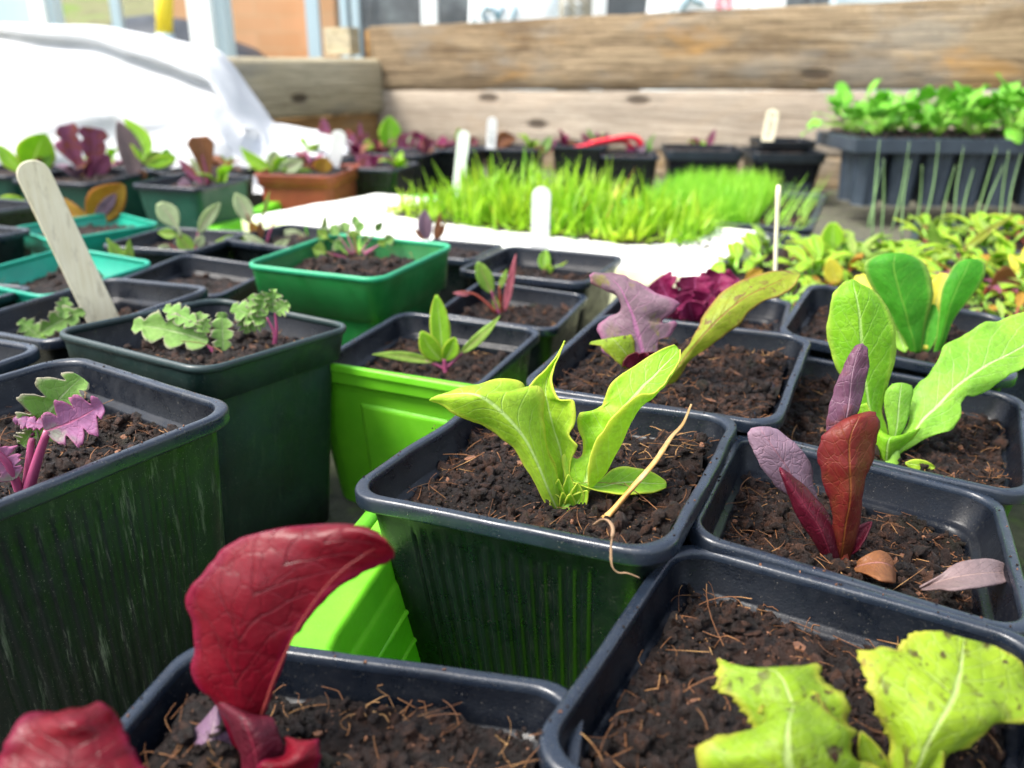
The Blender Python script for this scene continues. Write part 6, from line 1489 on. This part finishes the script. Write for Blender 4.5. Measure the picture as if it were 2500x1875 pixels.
EX = [('P24c', 2.5, 1.5, 'purple_leaf', 'second purple tinted seedling in the far left edge pot by the fleece'), ('P24d', 2.5, 0, 'purple_leaf', 'plum coloured seedling right of the tall taupe leaf, against the fleece'),
      ('P24d', -2.5, 1, 'lime_leaf', 'lime seedling just behind the deep purple lettuce'), ('P24e', 1.8, 1, 'brown_leaf', 'bronze seedling behind the orange brown spoon leaf'), ('P24', 2.2, 1.5, 'lime_leaf', 'small lime leaves at the right side of the spoon leaf pot'),
      ('P25', -1.5, 3, 'purple_leaf', 'red tinted seedling at the back of the terracotta coloured pot'), ('P25b', -3.5, 0, 'lime_leaf', 'lime seedling at the left of the pot behind the terracotta one'), ('P25b', 3.2, 1.5, 'burg', 'wine red seedling at the right of the pot behind the terracotta one'),
      ('P27', 3.0, 1.5, 'purple_leaf', 'purple seedling behind the magenta cluster by the board wall'), ('P27', -3.2, -1, 'burg', 'wine red seedling left of the round bright green leaf'), ('P26', 2.5, 1.5, 'lime_leaf', 'lime seedling beside the low magenta leaves'),
      ('P29', -2.5, 0, 'burg', 'wine red seedling in the small labelled pot behind the chives'), ('P30', 2.5, 0, 'lime_leaf', 'lime seedling behind the chives near the brown arched leaf'), ('P31', -2.5, 0, 'burg', 'wine red seedling at the left end of the red clip'), ('P24a', -3.2, 2, 'lilac_leaf', 'lilac grey seedling at the left of the deep purple lettuce')]
for ei, (key, ox, oy, mt, lab) in enumerate(EX):
    c0 = SOIL[key]; base = c0[0] + c0[1] @ Vector((ox, oy, c0[2] - .1)); p = plant('lettuce_seedling', lab, 'seedling', base, 'small seedlings in the far rows')
    for i in range(6): leaf_at(p, base, i * 1.9 + ei, rnd.uniform(.7, 1.35), rnd.uniform(2.0, 3.4), rnd.uniform(1.1, 1.8), mt if i % 3 else ('brown_leaf' if mt != 'lime_leaf' else 'chard'), cup=.4, shape=rnd.choice(('oval', 'spear', 'frill')), droop=rnd.uniform(.1, .7), ripple=.12, seed=i + ei)

# ------------------------------------------------------------------ labels and sticks
def stick(name, label, base, top, Yb_, Yt, w0, w1, thick, mat, zcut=1.2, cat='plant label', writing=None, wname='writing'):
    """flat label from its buried foot to a rounded top"""
    A, T = at(*base, Yb_), at(*top, Yt); ax = (T - A); L = ax.length; ax.normalize()
    A2 = A - ax * zcut; L += zcut
    view = ((A + T) / 2 - Vector((0, 0, EYE))).normalized(); sd = ax.cross(view).normalized(); nn = sd.cross(ax).normalized()
    t = empty(name, A2, label, cat); bpy.context.view_layer.update(); b = MB(); out = []
    hw = lambda f: (w0 + (w1 - w0) * f) / 2
    Rr = w1 / 2; K = 12
    for i in range(9): f = i / 8 * (L - Rr) / L; out.append((-hw(f), f * L))
    for i in range(1, K): an = math.pi - math.pi * i / K; out.append((Rr * math.cos(an), L - Rr + Rr * math.sin(an)))
    for i in range(8, -1, -1): f = i / 8 * (L - Rr) / L; out.append((hw(f), f * L))
    n = len(out)
    bow = lambda y: .12 * math.sin(math.pi * y / L)
    V = [A2 + sd * x + ax * y + nn * (thick / 2 + bow(y)) for x, y in out] + [A2 + sd * x + ax * y + nn * (-thick / 2 + bow(y)) for x, y in out]
    b.add(V, [tuple(range(n)), tuple(range(n, 2 * n))[::-1]] + [(i, n + i, n + (i + 1) % n, (i + 1) % n) for i in range(n)])
    o = b.build('blade', M[mat], t, smooth=False); md = o.modifiers.new('bevel', 'BEVEL'); md.width = min(.0004, thick * .003); md.segments = 2; md.limit_method = 'ANGLE'
    if writing:
        b = MB()
        for st_ in writing:
            P = [A2 + sd * (x * w1) + ax * (y * L) - nn * (thick / 2 + .02 - bow(y * L)) if nn.dot(view) > 0 else A2 + sd * (x * w1) + ax * (y * L) + nn * (thick / 2 + .02 + bow(y * L)) for x, y in st_]
            b.tube(P, w1 * .035, 5)
        b.build(wname, M['ink'], t)
    return t
Yp = on('P14', 'p', 262, 790).y
stick('wooden_stick', 'big pale wooden stick leaning left, standing in a black pot at the left', (262, 800), (66, 392), Yp - .3, Yp - 1.2, 1.55, 1.5, .16, 'stick', cat='wooden stick')
Yp = on('P9', 'p', 1316, 652).y
stick('plant_label', 'tall blank white plastic label with a rounded top, in front of the chives', (1316, 660), (1323, 455), Yp, Yp, 1.30, 1.42, .10, 'label')
q = gnd(1118, 455, 6.2)
stick('plant_label', 'slim white label with faint pencil marks standing at the left of the chives', (1116, 480), (1134, 318), q.y, q.y, 1.4, 1.5, .10, 'label', writing=[[(-.2, .62), (.2, .66), (-.1, .70)], [(-.2, .74), (.2, .77)]])
Yp = at(1200, 372, 0.001).y if False else POTS['P29'].location.y * 100 + 1
stick('plant_label', 'small white label behind the chives against the pale board', (1198, 372), (1202, 286), Yp, Yp, 1.5, 1.6, .10, 'label', writing=[[(-.2, .4), (.2, .5)], [(0, .35), (0, .6)], [(-.15, .62), (.2, .7)]])
Yp = POTS['P25'].location.y * 100 + 4
stick('plant_label', 'crooked whitish label left of the lime seedlings and terracotta pot', (812, 420), (830, 318), Yp, Yp, 1.2, 2.0, .12, 'label')
Yp = POTS['P35'].location.y * 100 - 1
stick('plant_label', 'pale wooden label with dark handwriting against the board wall', (1873, 345), (1889, 266), Yp, Yp, 2.0, 2.1, .14, 'stick', writing=[[(-.25, .86), (.25, .83), (0, .86), (.1, .79)], [(-.25, .66), (.2, .72), (-.1, .62), (.25, .66)], [(-.2, .56), (.2, .56), (0, .56), (0, .48)], [(-.2, .44), (.2, .40)], [(-.2, .34), (.22, .36), (.1, .30)]])
q = gnd(1889, 812, 6.5)
b = MB(); P = [at(1889, 815, q.y), at(1891, 720, q.y), at(1896, 560, q.y), at(1901, 452, q.y)]; P = [Vector(v_) for v_ in catmull(P, 14)]
b.tube([P[0] + Vector((0, 0, -5))] + P, [.11] * 13 + [.13, .15, .10], 8); tag(b.build('thin_stick', M['stick'], origin=P[0]), 'thin pale twig standing upright between the two right hand rear pots', 'stick')
# red plastic clip
t = empty('plastic_clip', POTS['P31'].location * 100 + Vector((0, 0, 8)), 'bright red plastic clip lying across the rim of a far black pot', 'clip'); bpy.context.view_layer.update()
Yp = POTS['P31'].location.y * 100 - 4
P = [at(x, y, Yp) for x, y in ((1440, 352), (1480, 344), (1530, 336), (1555, 340), (1566, 356))]; P = [Vector(v_) for v_ in catmull(P, 14)]
b = MB(); b.tube(P, .75, 8, flat=.6); b.build('arm', M['red'], t)
P = [at(x, y, Yp + 1) for x, y in ((1400, 362), (1450, 352), (1520, 346), (1545, 360))]; P = [Vector(v_) for v_ in catmull(P, 14)]
b = MB(); b.tube(P, .5, 8, flat=.6); b.build('arm', M['red'], t)

# ------------------------------------------------------------------ cell tray with brassicas at the back right
CT = gnd(2030, 505, 3.0); cw, cdp, ch = 46, 15, 9.0
ct = empty('cell_tray', CT, 'deep black cell tray full of bright green brassica seedlings at the right', 'cell tray'); bpy.context.view_layer.update()
X0, Y0c, Z0 = CT.x + 1.8, CT.y, CT.z; Zt = at(2019, 338, CT.y).z
b = MB()
b.box((X0 + cw / 2, Y0c + cdp / 2 - .2, Zt - .12), (cw, cdp, .25)); b.box((X0 + cw / 2, Y0c - .35, Zt - .9), (cw, .3, 1.9)); b.box((X0 + .15, Y0c + cdp / 2 - .2, Zt - .9), (.3, cdp - .4, 1.8))
o = b.build('rim', M['slate'], ct, smooth=False); md = o.modifiers.new('bevel', 'BEVEL'); md.width = .002; md.segments = 3
CWD = 4.6
for r_ in range(2):
    for i in range(9):
        cx, cy = X0 + 1.2 + CWD * (i + .5), Y0c + .3 + 4.6 * (r_ + .5); b = MB(); V = []; prof = [(2.05, Zt - .3), (1.95, Zt - 2.2), (1.55, Z0)]
        for hw_, zz in prof:
            for (sx, sy) in ((-1, -.5), (-.5, -1), (-.2, -1), (-.14, -.86), (.14, -.86), (.2, -1), (.5, -1), (1, -.5), (1, .5), (.5, 1), (-.5, 1), (-1, .5)): V.append((cx + sx * hw_, cy + sy * hw_, zz))
        n_ = 12; F = [(j * n_ + k_, j * n_ + (k_ + 1) % n_, (j + 1) * n_ + (k_ + 1) % n_, (j + 1) * n_ + k_)[::-1] for j in range(2) for k_ in range(n_)] + [tuple(2 * n_ + k_ for k_ in range(n_))]
        b.add(V, F); o = b.build('cell', M['slate'], ct, smooth=False); md = o.modifiers.new('bevel', 'BEVEL'); md.width = .0025; md.segments = 3
b = MB(); pts = []; sz = []
for i in range(1200): pts.append((X0 + rnd.uniform(1, cw - 1), Y0c + rnd.uniform(.6, cdp - 1), Zt + rnd.uniform(0, .3))); sz.append(rnd.uniform(.15, .5))
crumbs(b, pts, sz, [0] * len(pts), True); o = b.build('compost', M['soil'], ct); o['kind'] = 'stuff'

SEEDLING_GROUP = 'brassica seedlings in the cell tray'
protos = []
for k in range(4):
    p = empty('brassica_seedling', (0, 0, 0), None, None); bpy.context.view_layer.update()
    for i in range(13):
        leaf_at(p, (0, 0, 0), i * 2.4 + k + rnd.uniform(-.3, .3), rnd.uniform(.7, 1.5), rnd.uniform(1.8, 2.8), rnd.uniform(1.7, 2.5), 'brassica', cup=rnd.uniform(-.1, .5), droop=rnd.uniform(.1, .8), stem=rnd.uniform(1.2, 4.8), ripple=.3, seed=i + k * 10)
    protos.append(p)
places = []
for r_ in range(3):
    for i in range(9): places.append((X0 + 1.2 + CWD * (i + .5) + rnd.uniform(-.6, .6), Y0c + .6 + 4.9 * (r_ + .5) + rnd.uniform(-.5, .5), r_, i))
ROWN = ['front', 'second', 'third', 'rear']; ORD = ['first', 'second', 'third', 'fourth', 'fifth', 'sixth', 'seventh', 'eighth', 'ninth']
for idx, (x, y, r_, i) in enumerate(places):
    if r_ == 0 and i in (1,): continue
    o = protos[idx % 4] if idx < 1 or (idx % 4 and idx < 4 and protos[idx % 4].get('label') is None) else copy_tree(protos[idx % 4])
    o.location = Vector((x, y, Zt + .1)) * CM; o.rotation_euler = (0, 0, rnd.random() * 6.28); sc_ = rnd.uniform(.85, 1.3) * (1.18 if (r_ > 0 and i in (4, 5)) else 1); o.scale = (sc_,) * 3
    tag(o, f'bright green brassica seedling, {ORD[i]} from left in the {ROWN[r_]} row of the cell tray', 'seedling', SEEDLING_GROUP)
for p in protos:
    if p.get('label') is None:
        for c_ in list(p.children): bpy.data.objects.remove(c_)
        bpy.data.objects.remove(p)

# ------------------------------------------------------------------ seedlings in the big tray at the right
td, cs, g1, g2 = SD
KIND = [('lime', 'lime_leaf', 'oval', 'stem_green', 'lime green'), ('yellow', 'yellow_leaf', 'oval', 'stem_green', 'yellow'), ('redstem', 'lime_leaf', 'spear', 'stem_red', 'red stemmed green'), ('orange', 'orange_leaf', 'oval', 'stem_red', 'orange tinged'), ('small', 'chard', 'spear', 'stem_green', 'olive green'), ('plum', 'purple_leaf', 'spear', 'stem_red', 'plum red')]
pr = []
for k, (nm, mt, sh, st, word) in enumerate(KIND):
    p = empty('salad_seedling', (0, 0, 0), None, None); bpy.context.view_layer.update()
    for i in range((5, 4, 5, 4, 5, 3)[k]):
        leaf_at(p, (0, 0, 0), i * 2.2 + k, rnd.uniform(.7, 1.4), rnd.uniform(1.2, 2.0), rnd.uniform(.65, 1.1) * (1.0 if sh == 'oval' else .7), mt, cup=.3, shape=sh, droop=rnd.uniform(.3, .9), stem=rnd.uniform(.5, 1.3), stem_mat=st, seed=i * 3 + k)
    pr.append(p)
cnt = 0; used = set(); POSN = []
tries = 0
while len(POSN) < 185 and tries < 9000:
    tries += 1
    u, v = rnd.uniform(1.2, 44), rnd.uniform(1.5, 27.6)
    dens = (.25 if u < 9 or v < 6 else .75) + .2 * noise.noise(Vector((u * .2, v * .2, 4))) + (.3 if v > 15 else 0)
    if u < 5: dens *= .5
    if rnd.random() > dens: continue
    if any((u - a_) ** 2 + (v - b_) ** 2 < 1.5 for a_, b_ in POSN): continue
    POSN.append((u, v))
def nth(n): 
    return {1: 'first', 2: 'second', 3: 'third'}.get(n, f'{n}th')
rowsd = {}
for (u, v) in POSN: rowsd.setdefault(int(v // 3.2), []).append((u, v))
for rk in sorted(rowsd):
    for j, (u, v) in enumerate(sorted(rowsd[rk])):
        k = rnd.choices(range(6), (46, 5, 22, 4, 22, 6 if u > 12 else 2))[0]
        q = cs[0] + g1 * u + g2 * v
        o = copy_tree(pr[k]); s_ = rnd.uniform(.7, 1.3) * (1.15 if v > 14 else .8)
        o.location = Vector((q.x, q.y, 5.2)) * CM; o.rotation_euler = (rnd.uniform(-.15, .15), rnd.uniform(-.15, .15), rnd.random() * 6.28); o.scale = (s_,) * 3
        tag(o, f'{KIND[k][4]} salad seedling, {nth(j + 1)} from left in {nth(rk + 1)} row of seedling tray', 'seedling', 'salad seedlings in the big tray')
q0 = cs[3] + g1 * 13 + g2 * .6
SD2 = flat_tray('seedling_tray', ((q0 + g1 * 40).x, (q0 + g1 * 40).y), d(-26.2), 40, 13, 6.2, 'narrow black tray of taller yellow green salad between the seedling tray and the cell tray', None, level=1.0)
_, cs2, h1, h2 = SD2; cnt = 0; PS = []
while len(PS) < 46:
    u, v = rnd.uniform(1, 39), rnd.uniform(1.2, 12)
    if any((u - a_) ** 2 + (v - b2) ** 2 < 2.6 for a_, b2 in PS): continue
    PS.append((u, v))
RW = {}
for (u, v) in PS: RW.setdefault(int(v // 4.1), []).append((u, v))
for rk in sorted(RW):
    for j, (u, v) in enumerate(sorted(RW[rk])):
        k = rnd.choices(range(6), (36, 3, 22, 5, 34, 0))[0]; q = cs2[0] + h1 * u + h2 * v; o = copy_tree(pr[k]); s_ = rnd.uniform(1.4, 2.2) * (.8 if u < 4 else 1)
        o.location = Vector((q.x, q.y, 5.2)) * CM; o.rotation_euler = (rnd.uniform(-.15, .15), rnd.uniform(-.15, .15), rnd.random() * 6.28); o.scale = (s_ * .85, s_ * .85, s_)
        tag(o, f'taller {KIND[k][4]} salad seedling, {nth(j + 1)} from left in {nth(rk + 1)} row of the narrow tray', 'seedling', 'taller salad seedlings in the narrow tray')
for p in pr:
    for c_ in list(p.children): bpy.data.objects.remove(c_)
    bpy.data.objects.remove(p)
# a few tall ones standing out
Yt = gnd(2020, 660, 5.4).y
p = plant('salad_seedling', 'tall lime leaf standing alone near the left end of the seedling tray', 'seedling', gnd(2028, 640, 5.2)); lf(p, '3', gnd(2028, 640, 5.4).y, 1065, 1560, 1065, 1335, 120, ('lime_leaf', 'lime_leaf'), shape='spoon')
lf(p, '3', gnd(2028, 640, 5.4).y, 1060, 1560, 960, 1450, 70, ('lime_leaf', 'lime_leaf'))
lf(p, '3', gnd(2028, 640, 5.4).y, 1090, 1560, 1180, 1490, 50, ('cos_pale', 'lime_leaf'))
p = plant('salad_seedling', 'yellow upright leaf above the rear rim of the broad leaved pot', 'seedling', gnd(2040, 700, 5.2)); lf(p, '3', gnd(2040, 700, 5.4).y, 1090, 1720, 1045, 1550, 100, ('yellow_leaf', 'yellow_leaf'))
p = plant('salad_seedling', 'orange rimmed yellow leaf beside the tip of the bronze speckled leaf', 'seedling', gnd(1835, 700, 5.2)); lf(p, '3', gnd(1840, 690, 5.4).y, 540, 1680, 640, 1620, 70, ('orange_leaf', 'yellow_leaf'))
p = plant('fallen_leaf', 'curled orange brown leaf on the right side of the seedling tray', 'fallen leaf', gnd(2440, 700, 5.4)); lf(p, '6', gnd(2440, 720, 5.4).y, 2010, 250, 2170, 190, 150, ('brown_leaf', 'orange_leaf'), cup=.9)
p = plant('salad_seedling', 'striped plum and yellow leaf rising left in the middle of the seedling tray', 'seedling', gnd(2330, 640, 5.2)); lf(p, '3', gnd(2330, 640, 5.4).y, 1800, 1570, 2160, 1290, 40, ('speck_bronze', 'speckled'), bend=-20, shape='spear'); lf(p, '3', gnd(2330, 640, 5.4).y, 1790, 1560, 1650, 1330, 60, ('chard', 'lime_leaf'), bend=-20); lf(p, '3', gnd(2330, 640, 5.4).y, 1800, 1570, 1930, 1480, 60, ('burg', 'burg'), shape='spear')
# onion blades
b0 = None
for i, (px, py, tx, ty) in enumerate(((1335, 1180, 1345, 840), (1390, 1180, 1370, 950), (1450, 1150, 1525, 850), (1300, 1160, 1350, 1000), (1520, 1170, 1530, 960), (1590, 1160, 1600, 990), (1630, 1190, 1700, 850), (1830, 1140, 1850, 880), (1890, 1140, 1910, 1010), (1940, 1140, 2050, 880), (2110, 1130, 2120, 900), (2150, 1140, 2195, 920), (2000, 1080, 2090, 990), (1760, 1110, 1800, 990))):
    a_, c_ = cpx('3', px, py + 40), cpx('3', tx, ty); Yo = 79 + (i % 4) * 2.0
    A, T = at(*a_, Yo), at(*c_, Yo + rnd.uniform(-1, 1)); A = Vector((A.x, A.y, 5.0))
    b = MB(); mid = (A + T) / 2 + Vector((rnd.uniform(-.4, .4), 0, 0)); P = [Vector(v_) for v_ in catmull([A, mid, T], 8)]
    b.tube(P, [.062 * (1 - (k_ / 8) ** 2) + .015 for k_ in range(9)], 6)
    tag(b.build('onion_seedling', M['onion'], origin=A), f'thin grey green onion blade, {nth(i + 1)} of those in front of the cell tray counted from the left' if False else f'thin grey green onion blade in front of the cell tray, {ORD[i] if i < 9 else nth(i + 1)} counted from the left', 'onion seedling', 'onion blades')

# ------------------------------------------------------------------ white fleece over a tunnel at the left
prof = [(-140, 60), (0, 55), (120, 60), (240, 62), (330, 78), (430, 98), (480, 110), (530, 122), (562, 150), (600, 205), (640, 262), (664, 296), (700, 304), (760, 316), (800, 322), (850, 345), (880, 372)]
b = MB(); Yr, Yf = 142.0, 116.0; V = []; PX = catmull([(x, y, 0) for x, y in prof], 110); nvf = 60
for j in range(nvf + 1):
    v = j / nvf
    for i, (px, py, _) in enumerate(PX):
        f = i / 110
        T = at(px, py, Yr)                       # ridge point
        low = max(.5, min(T.z - 1.0, 4.0))
        yy = Yr + (Yf - Yr) * (v ** .85) - (6 * math.sin(v * math.pi) if f < .6 else 0)
        if v < .12: zz = T.z - .4 * (v / .12)
        else:
            g = (v - .12) / .88; zz = T.z - .4 - (T.z - .4 - low) * g ** 1.25
        fold = 7.5 * math.exp(-((v - (.20 + .60 * f)) / (.05 + .06 * f)) ** 2) * (1 if f < .5 else max(0, 1 - (f - .5) * 6))
        nz_ = 2.4 * noise.fractal(Vector((T.x * .06, yy * .09, zz * .08)), .9, 2, 4) * min(1, v * 4)
        x = T.x * (1 - .16 * v * (1 if T.x < 0 else 0)) + .8 * noise.noise(Vector((f * 9, v * 7, 1))) * min(1, v * 5)
        V.append((x, yy + fold + nz_, zz))
nI = len(PX)
F = [(j * nI + i, j * nI + i + 1, (j + 1) * nI + i + 1, (j + 1) * nI + i)[::-1] for j in range(nvf) for i in range(nI - 1)]
b.add(V, F)
# the far side of the cloth falls away behind the ridge
V2 = []
for j in range(9):
    for i, (px, py, _) in enumerate(PX):
        T = at(px, py, Yr); g = j / 8; V2.append((T.x, Yr + 14 * g, T.z - (T.z - .5) * g ** 1.6))
b.add(V2, [(j * nI + i, j * nI + i + 1, (j + 1) * nI + i + 1, (j + 1) * nI + i) for j in range(8) for i in range(nI - 1)])
o = b.build('fleece_cover', M['fleece'], origin=(-60, 125, 0)); tag(o, 'white garden fleece draped over a low tunnel at the left', 'garden fleece')
